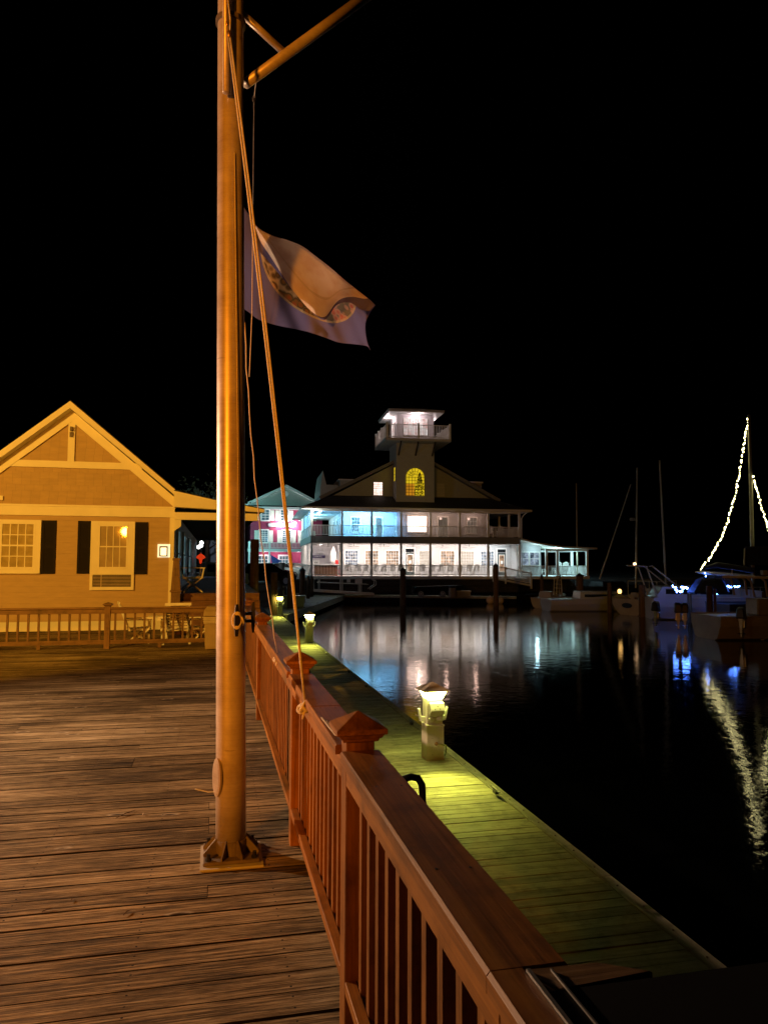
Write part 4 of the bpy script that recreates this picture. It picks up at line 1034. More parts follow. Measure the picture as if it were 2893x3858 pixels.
# body walls (ground floor from x=3.1, upper floor the same), left side porch wraps round
m = MB(); m.box(3.1,19.6,3.0,17,FZ,3.5); m.box(3.1,8.15,3.0,17,3.9,6.45); m.box(8.15,17.1,2.0,17,3.9,6.45); m.build('wall', G, RS)
m = MB(); m.box(-.1,19.55,-.05,17.2,.14,FZ); m.build('porch_floor', W, RS)
m = MB(); m.box(-.1,19.5,-.06,17.2,3.42,UZ); m.build('upper_floor_band', simple('grey_band_board', (.22,.22,.22), .6), RS)
m = MB(); m.box(-.1,19.5,0,17,6.42,6.46); m.build('upper_ceiling', W, RS)
m = MB(); m.box(0,19.45,.02,17,3.38,3.415); m.build('porch_ceiling', W, RS)
m = MB(); m.box(-.12,19.56,-.02,.18,6.26,6.415); m.box(-.12,.08,.18,17,6.26,6.415); m.build('eave_beam', W, RS)
for i, x in enumerate(xs_posts):
    for (z0_, z1_) in ((FZ,3.378),(UZ,6.258)):
        m = MB(); m.box(x-.09,x+.09,-.04,.14,z0_,z1_); m.build('porch_post', simple_post, RS) if 0 else m.build('porch_post', W, RS)
for y_ in (3.0,6,9,12,15):
    for (z0_, z1_) in ((FZ,3.378),(UZ,6.258)):
        m = MB(); m.box(-.09,.09,y_-.09,y_+.09,z0_,z1_); m.build('porch_post', W, RS)
for (x_, y_) in ((19.45,3.0),(19.45,6.0),(17.9,6.0)): m = MB(); m.box(x_-.09,x_+.09,y_-.09,y_+.09,UZ,6.4); m.build('porch_post', W, RS)
# railings, one per bay
def bay_rail(x0_, x1_, z, y_=.05, h=1.0, parent=RS, sp=.13, axis='x', name='porch_railing'):
    m = MB()
    def bx_(a, c, ya, yb, za, zb):
        if axis == 'x': m.box(a, c, ya, yb, za, zb)
        else: m.box(ya, yb, a, c, za, zb)
    bx_(x0_,x1_,y_-.045,y_+.045,z+h-.06,z+h); bx_(x0_,x1_,y_-.03,y_+.03,z+.10,z+.16)
    n = max(2,int((x1_-x0_)/sp)); st_ = (x1_-x0_)/n
    for k in range(n): xx = x0_+st_*(k+.5); bx_(xx-.022,xx+.022,y_-.02,y_+.02,z+.16,z+h-.06)
    return m.build(name, W, parent)
for a, c in zip(xs_posts[:-1], xs_posts[1:]):
    bay_rail(a+.09, c-.09, UZ-.02)
    if a < 16: bay_rail(a+.09, c-.09, FZ)
ys_ = [0,3.0,6,9,12,15]
for a, c in zip(ys_[:-1], ys_[1:]):
    bay_rail(a+.14, c-.09, UZ-.02, 0, axis='y'); bay_rail(a+.14, c-.09, FZ, 0, axis='y')
bay_rail(.14,5.9,UZ-.02,19.45,axis='y')
# skirt roof: hipped, dark shingles with white fascia
E_ = [(-.95,-.75),(20.4,-.75),(20.4,18),(-.95,18)]; ez = 6.47
m = MB(); m.add([(-.95,-.75,ez+.12),(20.4,-.75,ez+.12),(20.4,18,ez+.12),(-.95,18,ez+.12),(2.0,2.95,7.95),(17.3,2.95,7.95),(17.3,15,7.95),(2.0,15,7.95)], [(0,1,5,4),(1,2,6,5),(2,3,7,6),(3,0,4,7),(4,5,6,7)])
m.build('skirt_roof', MT['roofdark'], RS)
m = MB(); m.box(-.97,20.42,-.78,-.745,ez-.05,ez+.13); m.box(-.98,-.945,-.744,18,ez-.05,ez+.13); m.box(20.40,20.43,-.744,18,ez-.05,ez+.13); m.box(-.94,20.39,-.74,18,ez-.03,ez-.005); m.build('fascia', W, RS)
# gable wall above the skirt roof
gx, gz = 9.9, 12.15
gw = simple('olive_gable_siding', (.36,.34,.24), .7); gw = siding('olive_gable_clapboard', (.36,.34,.24), .14)
m = MB(); m.prism([(1.7,7.7),(17.9,7.7),(gx,gz-.1)], 'y', 3.05, 3.25); m.build('gable', gw, RS)
m = MB(); m.prism([(1.0,7.55),(gx,gz),(gx,gz+.28),(.8,7.8)], 'y', 2.7, 16); m.prism([(gx,gz),(18.4,7.55),(18.6,7.8),(gx,gz+.28)], 'y', 2.7, 16); m.build('roof', simple('grey_roof_edge', (.2,.2,.19), .8), RS)
m = MB(); m.box(14.2,18.1,7.5,12,7.9,9.9); m.build('dormer', MT['tower_wall'], RS)
m = MB(); m.box(14.1,18.2,7.3,12.1,9.91,10.05); m.build('dormer_roof', W, RS)
m = MB(); m.prism([(1.7,7.2),(3.6,7.2),(3.6,9.9),(2.35,9.9),(1.95,11.4),(1.7,9.5)], 'y', 12, 20); m.build('rear_wing', MT['tower_wall'], RS)
m = MB(); m.box(3.7,8.5,11,16,8,10.3); rw = m.build('rear_dormer', MT['tower_wall'], RS)
m = MB(); m.box(3.5,8.7,10.9,16,10.31,10.43); m.build('dormer_roof', W, RS)
# windows of the gable
pinkw = lit_glass('bright_room_window', (1,.60,.50), (1,.95,.88), 1.6, (2.2,2.2,2.2))
window(RS,6.06,6.88,8.06,9.28,3.04,W,pinkw,4,6,.05,mw=.02)
window(RS,12.2,13.02,8.05,9.3,3.04,gw,simple('drawn_blind',(.5,.46,.33),.7),1,8,.05,mw=.03)
# ---------------- tower
m = MB(); m.box(7.9,11.53,1.2,4.8,7.1,13.0); m.build('tower_wall', MT['tower_wall'], RS)
m = MB(); m.box(7.86,11.57,1.15,4.8,6.95,7.09); m.build('tower_base_trim', MT['tower_wall'], RS)
m = MB(); m.box(6.66,12.67,-.5,6.0,12.83,13.0); m.box(6.60,12.72,-.56,-.501,12.80,13.04); m.box(6.60,6.659,-.5,6.0,12.80,13.04); m.box(12.671,12.72,-.5,6.0,12.80,13.04); m.build('balcony_floor', simple('balcony_boards', (.45,.42,.4), .6), RS)
for x in (8.1,9.72,11.33): m = MB(); m.beam((x,1.19,11.7),(x,-.1,12.8),.12,.12); m.build('balcony_brace', MT['dark_wood'], RS)
def trail(a, c, y_, axis): return bay_rail(a, c, 13.02, y_, 1.3, RS, .15, axis, 'balcony_railing')
trail(6.75,12.58,-.46,'x'); trail(-.4,5.9,6.7,'y'); trail(-.4,5.9,12.63,'y')
for (x_, y_) in ((6.7,-.46),(9.66,-.46),(12.63,-.46),(6.7,2.5),(12.63,2.5),(6.7,4.3),(12.63,4.3),(6.7,5.95),(12.63,5.95)):
    m = MB(); m.box(x_-.08,x_+.08,y_-.08,y_+.08,13.0,14.46); m.build('railing_post', W, RS)
m = MB(); m.box(7.95,11.48,1.25,4.75,13.0,15.55); m.build('cabin_wall', MT['cabin_wall'], RS)
cabw = lit_glass('lookout_room_window', (.75,.42,.38), (1,.93,.9), .9, (1.8,1.8,1.8))
window(RS,8.62,9.30,13.65,15.2,1.245,W,cabw,3,5,.05,mw=.045); window(RS,9.40,10.08,13.65,15.2,1.245,W,cabw,3,5,.05,mw=.045); window(RS,10.18,10.86,13.65,15.2,1.245,W,cabw,3,5,.05,mw=.045)
MXt = Matrix.Translation((7.945,0,0)) @ Matrix.Rotation(R(-90), 4, 'Z')
window(RS,-3.6,-2.4,13.1,15.0,0,W,cabw,2,3,.07,M=MXt,name='glazed_door')
m = MB(); m.box(7.0,12.15,-.10,5.9,15.56,15.62); m.build('soffit', W, RS)
m = MB(); m.box(6.96,12.19,-.14,5.94,15.621,15.79); m.add([(6.9,-.2,15.791),(12.25,-.2,15.791),(12.25,6.0,15.791),(6.9,6.0,15.791),(9.6,2.9,16.6)], [(0,1,4),(1,2,4),(2,3,4),(3,0,4),(0,3,2,1)]); m.build('tower_roof', [simple('roof_fascia_paint',(.45,.42,.42),.6)], RS)
# arched stair window: lit yellow room with a decorated tree inside
ax0, ax1, az0, azc = 8.80, 10.56, 7.9, 9.62; arx = (ax0+ax1)/2; arr = (ax1-ax0)/2
def arch(r_, z0_): return [(arx-r_,z0_),(arx+r_,z0_)] + [(arx+r_*math.cos(PI*k/20), azc+r_*math.sin(PI*k/20)) for k in range(21)]
mm, nt_, b_ = newmat('yellow_stairwell_light')
tc_ = nd(nt_, 'ShaderNodeTexCoord'); sp_ = nd(nt_, 'ShaderNodeSeparateXYZ'); nt_.links.new(tc_.outputs['Object'], sp_.inputs[0])
low = mth(nt_, 'LESS_THAN', sp_.outputs[2], 9.02); lft = mth(nt_, 'LESS_THAN', sp_.outputs[0], 9.62)
cc = mixc(nt_, mth(nt_, 'MULTIPLY', low, lft), (.88,.62,.015), (.55,.22,.01))
nn = noise(nt_, coords(nt_, (1.2,1.2,1.2)), 1.0, 2)
cc = mixc(nt_, 1.0, cc, ramp(nt_, nn, [(.3,.65),(.7,1.1)]), 'MULTIPLY')
nt_.links.new(cc, b_.inputs['Emission Color']); b_.inputs['Emission Strength'].default_value = .85; b_.inputs['Base Color'].default_value = (.5,.35,.02,1)
m = MB(); m.prism(arch(arr,az0), 'y', 1.17, 1.185); aw = m.build('arched_window', mm, RS)
m = MB(); br_ = .016
for k in range(7):
    x = ax0+ (ax1-ax0)*k/6; zt = azc if abs(x-arx) > .01 else azc+.0
    m.box(x-br_,x+br_,1.12,1.135,az0,azc)
for k in range(7): z = az0+(azc-az0)*k/6; m.box(ax0,ax1,1.118,1.132,z-br_,z+br_)
for r_ in (arr, arr*.66, arr*.33):
    pp = [(arx+r_*math.cos(PI*k/20), 1.125, azc+r_*math.sin(PI*k/20)) for k in range(21)]; m.tube(pp, br_, 6)
for k in range(1,8): a = PI*k/8; m.beam((arx+arr*.33*math.cos(a),1.125,azc+arr*.33*math.sin(a)),(arx+arr*math.cos(a),1.125,azc+arr*math.sin(a)),br_*2,br_*2)
m.build('glazing_bars', MT['dark_wood'], aw)
ctm = MB(); rr_ = random.Random(5)
for k in range(420):
    t_ = rr_.random(); z = az0+.02+t_*2.1; hw = .55*(1-t_)+.06; x = 10.12 + rr_.uniform(-hw,hw)
    if x > ax1-.05: continue
    s = rr_.uniform(.03,.07); ctm.add([(x-s,1.15,z),(x,1.145,z+s*.6),(x+s,1.15,z),(x,1.152,z-s*.6)], [(0,1,2,3)])
ctm.build('indoor_tree', simple('indoor_tree_needles', (.12,.13,.02), .8), aw)
MXl = Matrix.Translation((7.895,0,0)) @ Matrix.Rotation(R(-90), 4, 'Z')
window(RS,-2.3,-1.5,9.3,10.6,0,MT['tower_wall'],mm,2,4,.04,M=MXl)
# ---------------- upper porch openings
bluew = lit_glass('blue_lit_curtain', (.15,.5,.75), (.5,.85,1), .5, (3,3,2))
dimw = lit_glass('dim_curtain_window', (.10,.07,.05), (.20,.15,.11), .6, (4,4,1))
window(RS,3.95,4.75,4.55,5.9,2.99,W,bluew,3,4,.1,proud=.06)
window(RS,6.25,6.85,4.05,5.9,2.99,W,bluew,1,1,.1,proud=.06,name='door')
window(RS,9.15,10.95,4.55,6.0,1.99,W,lit_glass('bright_dining_window', (1,.55,.42), (1,.80,.68), 4.0, (1.6,1.6,1.6)),1,1,.12,proud=.06)
window(RS,12.1,13.0,4.05,5.95,1.99,W,dimw,1,1,.12,proud=.06,name='door')
window(RS,14.95,15.85,4.5,5.95,1.99,W,dimw,3,4,.1,proud=.06)
MXs = Matrix.Translation((8.14,0,0)) @ Matrix.Rotation(R(-90), 4, 'Z')
window(RS,-2.75,-2.25,4.6,5.9,0,W,bluew,1,2,.08,M=MXs)
MXu = Matrix.Translation((3.095,0,0)) @ Matrix.Rotation(R(-90), 4, 'Z')
for y_ in (4.5,7.5,10.5): window(RS,-y_-1.0,-y_,4.6,5.9,0,W,bluew,2,2,.1,M=MXu)
for x in (.9,): m = MB(); m.lathe((x,1.8,6.37), [(.16,0),(.16,.05)], 16); m.build('ceiling_lamp', emis('blue_ceiling_lamp', (.75,.92,1), 20), RS)
# ---------------- ground floor openings
warmw = lit_glass('dining_room_window', (.10,.05,.03), (.85,.5,.28), .7, (3.5,3.5,2.2))
blindw = lit_glass('lit_blind_window', (.8,.62,.45), (1,.86,.68), .6, (3,3,9))
coolw = lit_glass('cool_dining_window', (.06,.09,.14), (.6,.75,.95), .55, (3,3,2.5))
for k, (a, c, mt_) in enumerate(((3.4,4.55,coolw),(5.3,6.5,warmw),(7.25,8.45,warmw),(10.5,11.5,blindw),(12.6,13.9,warmw),(14.6,15.85,blindw),(16.6,17.85,coolw))):
    window(RS,a,c,1.35,2.75,2.99,W,mt_,5,5,.10,proud=.06,mw=.03)
def door(x0_, x1_, y_, label=None):
    m = MB(); m.box(x0_,x1_,y_-.05,y_-.003,FZ,2.62); d_ = m.build('door', simple('dark_green_door_paint',(.04,.06,.06),.5) if 'dark_green_door_paint' not in bpy.data.materials else bpy.data.materials['dark_green_door_paint'], RS)
    m = MB(); a, c = x0_+.12, x1_-.12; z0_, z1_ = FZ+.35, 2.45
    m.box(a,a+.06,y_-.075,y_-.051,z0_,z1_); m.box(c-.06,c,y_-.075,y_-.051,z0_,z1_); m.box(a+.06,c-.06,y_-.075,y_-.051,z1_-.06,z1_); m.box(a+.06,c-.06,y_-.075,y_-.051,z0_,z0_+.06); m.build('door_frame', W, d_)
    m = MB(); m.box(a+.06,c-.06,y_-.058,y_-.051,z0_+.06,z1_-.06); m.build('door_glass', warmw, d_)
    m = MB(); m.box((a+c)/2-.12,(a+c)/2+.12,y_-.07,y_-.06,1.55,1.85); m.build('notice', W, d_)
    m = MB(); m.box(x0_-.1,x0_,y_-.06,y_-.003,FZ,3.1); m.box(x1_,x1_+.1,y_-.06,y_-.003,FZ,3.1); m.box(x0_,x1_,y_-.06,y_-.003,2.98,3.1); m.build('door_surround', W, RS)
    m = MB(); m.box(x0_,x1_,y_-.02,y_-.003,2.66,2.96); m.build('transom', MT['glassdark'], RS)
door(9.15,9.98,2.99); door(18.25,19.1,2.99)
window(RS,-5.2,-4.0,1.3,2.7,0,W,warmw,2,2,.1,M=MXu)
# signs by the left bay, on the inner side wall of a store room
m = MB(); m.box(.3,3.0,6.0,6.1,FZ,3.37); sr = m.build('store_wall', MT['cabin_wall'], RS)
m = MB(); m.box(.35,1.75,5.96,5.995,2.05,2.32); s_ = m.build('sign_board', simple('purple_sign_paint',(.05,.03,.12),.5), RS)
text('HARLEY\'S', (1.05,5.945,2.185), .2, W, s_, align='CENTER') if 0 else text('MARLINS', (1.05,5.945,2.185), .2, W, s_, align='CENTER')
m = MB(); m.box(.5,1.2,5.95,5.995,1.25,1.85); n_ = m.build('notice_board', W, RS)
m = MB(); [m.box(a-.045,a+.045,5.94,5.949,z-.03,z+.03) for a, z in ((.78,1.62),(.95,1.62),(.9,1.48))]; m.build('notice_print', MT['black'], n_)
# ceiling fans under the lower porch
for x in (1.6,4.0,6.8,9.6,12.4,15.0):
    m = MB(); m.tube([(x,1.5,3.37),(x,1.5,3.12)], .025, 6); f_ = m.build('ceiling_fan', MT['dark_wood'], RS)
    for k in range(4):
        a = k*PI/2+x; m = MB(); m.beam((x,1.5,3.12),(x+.65*math.cos(a),1.5+.65*math.sin(a),3.12),.13,.015); m.build('blade', MT['dark_wood'], f_)
# dark service wall under the porch with slats
m = MB(); m.box(.1,19.4,.2,.3,-1.1,.13)
for k in range(7): m.box(.05,19.42,.14,.199,-1.05+k*.165,-.94+k*.165)
m.build('underfloor_slats', MT['dark_wood'], RS)
# ---------------- right wing
WG = thing('porch_wing', 'low open wing at the right end of the restaurant, lit pale turquoise', 'building', (8.5, 66, 0), -TH)
m = MB(); m.box(19.62,22.0,1.2,12,FZ,3.1); m.prism([(19.62,3.1),(22.0,3.1),(22.0,3.3),(19.62,3.85)], 'y', 1.2, 12); m.build('wall', MT['grey_wall'], WG)
m = MB(); m.prism([(19.56,3.93),(21.2,3.55),(23.4,3.25),(26.95,3.12),(26.95,2.98),(23.4,3.10),(21.2,3.40),(19.56,3.78)], 'y', -.5, 8); m.build('roof', simple('wing_roof_edge',(.5,.46,.40),.6), WG)
m = MB(); m.box(22.0,26.3,-.02,.12,2.78,3.0); m.box(19.6,22.0,-.02,.10,3.0,3.08) if 0 else None; m.box(26.16,26.3,.12,7,2.78,2.97); m.box(22.05,26.1,6.9,7.0,2.78,2.97); m.build('eave_beam', W, WG)
for (x_, y_) in ((22.1,-.0),(23.2,.05),(26.2,.05),(22.1,3),(23.6,7),(24.9,7),(26.2,7),(26.2,3.5)):
    m = MB(); m.box(x_-.1,x_+.1,y_-.1+.06,y_+.1+.06,FZ,2.78); m.build('porch_post', W, WG)
m = MB(); m.box(19.56,26.35,-.1,7.2,.14,FZ); m.build('porch_floor', W, WG)
window(WG,19.75,20.75,1.45,2.65,1.19,W,coolw,2,2,.08,proud=.06); window(WG,20.9,21.8,1.45,2.65,1.19,W,coolw,2,2,.08,proud=.06)
for a, c in ((19.65,21.9),(22.2,23.1),(23.3,26.1)): bay_rail(a,c,FZ,.05,.98,WG)
bay_rail(.2,6.9,FZ,26.2,.98,WG,axis='y')
m = MB(); m.tube([(20.0,-.72,6.4),(19.7,-.4,6.1),(19.62,-.1,5.8),(19.62,-.1,.5)], .045, 8); m.build('downpipe', W, RS)
# ---------------- ramp
RM = thing('access_ramp', 'white railed ramp sloping down in front of the restaurant door', 'ramp', (8.5, 66, 0), -TH)
m = MB(); m.beam((16.4,-.75,.28),(20.1,-.75,-.42),1.1,.16); m.build('ramp_floor', W, RM)
m = MB()
m.beam((16.5,-1.3,1.38),(20.05,-1.3,.72),.06,.08); m.beam((16.5,-1.3,.45),(20.05,-1.3,-.22),.05,.06)
n = 30
for k in range(n): t_ = (k+.5)/n; x = 16.5+3.55*t_; z = -.66*t_; m.box(x-.022,x+.022,-1.32,-1.28,.47+z,1.36+z)
m.build('ramp_railing', W, RM)
for x, z in ((16.45,.0),(17.6,-.2),(20.05,-.66)): m = MB(); m.box(x-.07,x+.07,-1.38,-1.24,z-.05,z+1.5); m.build('railing_post', W, RM)
# ---------------- gangway
q = Vector((8.5,66,0)) + Matrix.Rotation(-TH,3,'Z') @ Vector((-.05,-4,0))
GW = thing('gangway', 'aluminium gangway with tubular handrails leading down to the slanting dock', 'gangway', q[:], -TH)
m = MB(); m.beam((0,0,-.72),(5.1,0,-1.05),.06,.20); m.beam((0,1.1,-.72),(5.1,1.1,-1.05),.06,.20); m.beam((0,.55,-.66),(5.1,.55,-.98),1.0,.04); m.build('truss_floor', MT['galv_l'], GW)
for yy in (0, 1.1):
    m = MB(); m.tube([(0,yy,-.6),(.0,yy,.45),(4.4,yy,.30),(4.95,yy,.25),(5.25,yy,.05),(5.25,yy,-.25),(4.7,yy,-.62)], .035, 8); m.tube([(.3,yy,-.05),(4.6,yy,-.22)], .03, 8)
    for x in (.45,2.3,2.4,3.9,4.0): m.tube([(x,yy,-.68-.065*x),(x,yy,.42-.035*x)], .03, 6)
    m.build('handrail', MT['galv_l'], GW)
m = MB(); m.box(3.45,4.05,-.06,-.04,-.12,.32); m.box(2.75,3.05,-.06,-.04,-.05,.22); m.build('notice', W, GW)
# ---------------- chairs along the porches (proto then copies)
def rocker(kind):
    t = thing('porch_chair', 'x', 'chair'); mt_ = MT['white']
    m = MB(); m.box(-.27,.27,-.28,.24,.40,.44); m.build('seat', mt_, t)
    m = MB()
    for k in range(5): x = -.2+k*.1; m.beam((x,.24,.42),(x,.42,1.02+.10*math.cos((k-2)*.7)),.07,.02,(0,1,0))
    m.beam((-.26,.36,.85),(.26,.36,.85),.03,.06); m.build('backrest', mt_, t)
    for s in (-1,1):
        m = MB(); m.box(s*.29-.045,s*.29+.045,-.3,.3,.60,.63); m.build('armrest', mt_, t)
        m = MB(); m.box(s*.29-.02,s*.29+.02,-.26,-.22,.03,.60); m.box(s*.29-.02,s*.29+.02,.2,.24,.03,.60); m.beam((s*.29,-.42,.03),(s*.29,.5,.03),.03,.04); m.build('leg', mt_, t)
    return t
proto = rocker(0)
def put(x, y, z, rz, label, grp, src=None, sc=1):
    global first_used
    o = proto if not first_used else copy_tree(proto)
    first_used = True
    p = Matrix.Translation((8.5,66,0)) @ Matrix.Rotation(-TH,4,'Z') @ Vector((x,y,z))
    o.location = p; o.rotation_euler = (0,0,-TH+rz); o['label'] = label; o['group'] = grp; o.scale = (sc,sc,sc)
first_used = False
lows = [3.5,4.3,5.1,5.9,6.7,7.5,8.4,10.4,11.3,12.2,13.1,14.0,14.9,15.7]
for x in lows: put(x, 1.5, FZ, R(180)+random.uniform(-.2,.2), 'white chair in the row behind the lower porch railing, before the dining windows', 'white chairs on the lower porch')
for k, x in enumerate((4.6,5.8)): put(x, 1.6, UZ, R(180), ['white chair on the blue lit balcony under the window','glaring white chair on the blue lit balcony between window and door'][k], 'white chairs on the upper porch')
for k, x in enumerate((17.0,18.0)): put(x, 1.4, UZ, R(170), ['dim chair at the dark right end of the upper porch, nearer the window','dim chair at the dark right end of the upper porch, nearer the downpipe'][k], 'dim chairs on the upper porch')
for k, x in enumerate((23.8,24.5)): put(x, 1.6, FZ, R(180), ['left one of two bright round backed chairs in the turquoise wing','right one of two bright round backed chairs in the turquoise wing'][k], 'bright chairs in the wing', sc=1.2)
put(22.4, 2.2, FZ, R(120), 'white chair by the inner post of the turquoise wing, under the wall mirror', 'bright chairs in the wing')
put(25.6, 2.4, FZ, R(200), 'low white chair in the far right bay of the turquoise wing', 'bright chairs in the wing', sc=.9)
# bar counter, red crates, umbrella in the left bay
def lp(x, y, z): return (Matrix.Translation((8.5,66,0)) @ Matrix.Rotation(-TH,4,'Z') @ Vector((x,y,z)))[:]
t = thing('bar_counter', 'brown bar counter with pale top in the left bay of the lower porch', 'counter', lp(1.4,1.8,FZ), -TH)
m = MB(); m.box(-1.0,1.1,-.3,.3,0,1.0); m.build('body', MT['stair'], t); m = MB(); m.box(-1.15,1.25,-.4,.4,1.002,1.06); m.build('top', MT['white'], t)
t = thing('folded_umbrella', 'closed white cloth umbrella glowing behind the bar counter', 'umbrella', lp(2.2,2.6,FZ), -TH)
m = MB(); m.lathe((0,0,.95), [(.10,0),(.30,.35),(.28,1.2),(.06,1.75)], 12); m.build('canopy', MT['white'], t); m = MB(); m.tube([(0,0,0),(0,0,.94)], .03, 8); m.build('pole', MT['white'], t)
t = thing('red_cooler', 'small bright red cooler standing on the bar counter', 'cooler', lp(2.45,1.8,FZ+1.062), -TH)
m = MB(); m.frustum(0,0,0,.30,.26,.2,.28,.22); m.build('body', MT['fire_red'], t); m = MB(); m.box(-.15,.15,-.12,.12,.301,.36); m.build('lid', MT['fire_red'], t)
t = thing('red_stool', 'red stool partly hidden by the left bay railing beside the counter', 'stool', lp(2.5,1.1,FZ), -TH)
m = MB(); m.lathe((0,0,.5), [(.2,0),(.2,.06)], 14); m.build('seat', MT['fire_red'], t)
for k in range(4): m = MB(); m.tube([(.08*math.cos(k*PI/2+.7),.08*math.sin(k*PI/2+.7),.499),(.2*math.cos(k*PI/2+.7),.2*math.sin(k*PI/2+.7),0)], .02, 6); m.build('leg', MT['fire_red'], t)
# buoys and the things on the front dock
for k, px_ in enumerate((1846,1866,1885)):
    q = atz(px_, 2270, WZ+.1); t = MB(); t.ball((0,0,.28), .33, 16, 12); t.lathe((0,0,.60), [(.06,0),(.05,.08)], 8)
    o = t.build('mooring_buoy', MT['buoy'], None, smooth=True); o.location = (q.x, q.y, WZ); tag(o, ['left one of three pale round buoys floating by the front dock','middle one of three pale round buoys floating by the front dock','right one of three pale round buoys floating by the front dock'][k], 'buoy', 'round buoys')
q = atd(1722, 2244, 62.3); t = thing('storage_box', 'low pale storage box on the bank under the restaurant porch', 'storage box', (q.x,q.y,-1.2), -TH)
m = MB(); m.box(0,1.15,0,.6,0,.45); m.build('body', MT['concrete'], t); m = MB(); m.box(-.04,1.19,-.04,.64,.451,.52); m.build('lid', MT['white'], t)
q = atd(1712, 2244, 62.3); t = thing('trash_barrel', 'dark barrel with a round mark left of the pale storage box', 'barrel', (q.x-.2,q.y,-1.2))
m = MB(); m.lathe((0,0,0), [(.30,0),(.33,.4),(.30,.75)], 16); m.build('body', MT['concrete'], t); m = MB(); m.lathe((0,0,.751), [(.33,0),(.30,.12)], 16); m.build('lid', MT['black'], t)
q = atd(1640, 2244, 62.5); t = thing('boat_trailer', 'dark trailer on spoked wheels parked in the shade under the porch', 'trailer', (q.x,q.y,-1.2), -TH)
m = MB(); m.box(-2.0,2.2,-.5,.5,.35,.5); m.prism([(-1.9,.5),(2.0,.5),(2.3,.95),(-1.9,.85)], 'y', -.6,.6); m.build('frame', MT['void'], t)
for x in (-1.4,.45):
    m = MB(); m.M = Matrix.Translation((x,-.62,.27)) @ Matrix.Rotation(R(90),4,'X'); m.lathe((0,0,0), [(.27,0),(.27,.12)], 18); w_ = m.build('wheel', MT['black'], t)
    m = MB()
    for k in range(6): a = k*PI/3; m.beam((x,-.76,.27),(x+.18*math.cos(a),-.76,.27+.18*math.sin(a)),.03,.03,(0,1,0))
    m.tube([(x+.19*math.cos(2*PI*k/16),-.76,.27+.19*math.sin(2*PI*k/16)) for k in range(17)], .018, 6); m.build('rim', MT['galv_l'], w_)
# ================================================================== BOATS AND SLIPS ON THE RIGHT
def hull(parent, L_, B, F, mat, deckmat=None, sheer=.25, draft=.35, tum=.75, n=14, name='hull'):
    st_ = []
    for i in range(n+1):
        t = i/n; x = L_*t
        hb = B/2*(1 if t < .45 else math.sqrt(max(0.0, 1-((t-.45)/.55)**2.2))); hb = max(hb, .02)
        f = F + sheer*t*t; wl = hb*(tum if t < .6 else tum*(1-(t-.6)*1.2)); kz = -draft*(1-t**3*1.0)
        st_.append([(x,-hb,f),(x,-hb*.97,f*.6),(x,-wl,.08),(x+0,0,kz),(x,wl,.08),(x,hb*.97,f*.6),(x,hb,f)])
    vs = [p for s in st_ for p in s]; fs = []
    for i in range(n):
        for k in range(6): a = i*7+k; fs.append((a,a+1,a+8,a+7))
    fs.append(tuple(range(7))); 
    m = MB(); m.add(vs, fs); h = m.build(name, mat, parent)
    d = MB(); dv = []; 
    for s in st_: dv += [(s[0][0],s[0][1]*.98,s[0][2]-.03),(s[6][0],s[6][1]*.98,s[6][2]-.03)]
    d.add(dv, [(2*i,2*i+1,2*i+3,2*i+2) for i in range(n)]); d.build('deck', deckmat or mat, parent)
    g = MB(); 
    for sgn in (0,6): g.tube([(s[sgn][0],s[sgn][1],s[sgn][2]) for s in st_], .04, 6)
    g.build('gunwale', deckmat or mat, parent)
    return h
def outboard(x, y, z, label, rz=0, kind=None):
    t = thing('outboard_motor', label, 'outboard motor', (x,y,z), rz, 'outboard motors on the boats')
    m = MB(); m.add([(-.30,-.19,.55),(.18,-.19,.5),(.18,.19,.5),(-.30,.19,.55),(-.24,-.14,.98),(.12,-.15,1.05),(.12,.15,1.05),(-.24,.14,.98)],[(0,3,2,1),(4,5,6,7),(0,1,5,4),(1,2,6,5),(2,3,7,6),(3,0,4,7)]); m.build('cowl', MT['hull_dark'], t, bevel=.05)
    m = MB(); m.frustum(-.05,0,-.25,.549,.16,.07,.26,.18); m.box(.05,.22,-.12,.12,.15,.45); m.build('leg', MT['alu'], t, bevel=.01)
    m = MB(); m.box(-.28,.12,-.12,.12,-.10,-.08); m.build('cavitation_plate', MT['black'], t)
    return t
def boat(name, label, x, y, rz, group=None): return thing(name, label, 'boat', (x,y,WZ), rz, group)
def pole_mast(parent, x, y, z0_, z1_, r=.07, lx_=0, mat=None):
    m = MB(); m.tube([(x,y,z0_),(x+lx_,y,z1_)], [r,r*.7], 8); return m.build('mast', mat or MT['mast_pale'], parent)
MT['mast_pale'] = simple('pale_mast_paint', (.34,.32,.22), .5, .3)
def cuddy(parent, x0_, x1_, w, z0_, z1_, mat, glass=MT['glassdark']):
    m = MB(); m.add([(x0_,-w/2,z0_),(x1_,-w/2,z0_),(x1_,w/2,z0_),(x0_,w/2,z0_),(x0_+.1,-w*.42,z1_),(x1_-.8,-w*.40,z1_),(x1_-.8,w*.40,z1_),(x0_+.1,w*.42,z1_)],[(0,3,2,1),(4,5,6,7),(0,1,5,4),(1,2,6,5),(2,3,7,6),(3,0,4,7)])
    c = m.build('cabin', mat, parent, bevel=.04)
    for s in (-1,1):
        m = MB(); h = (z1_-z0_); a = Vector((x0_+.35,s*(w*.475),z0_+h*.45)); b_ = Vector((x1_-.9,s*(w*.44),z0_+h*.45)); m.beam(a,b_,.03,h*.36); m.build('window', glass, c)
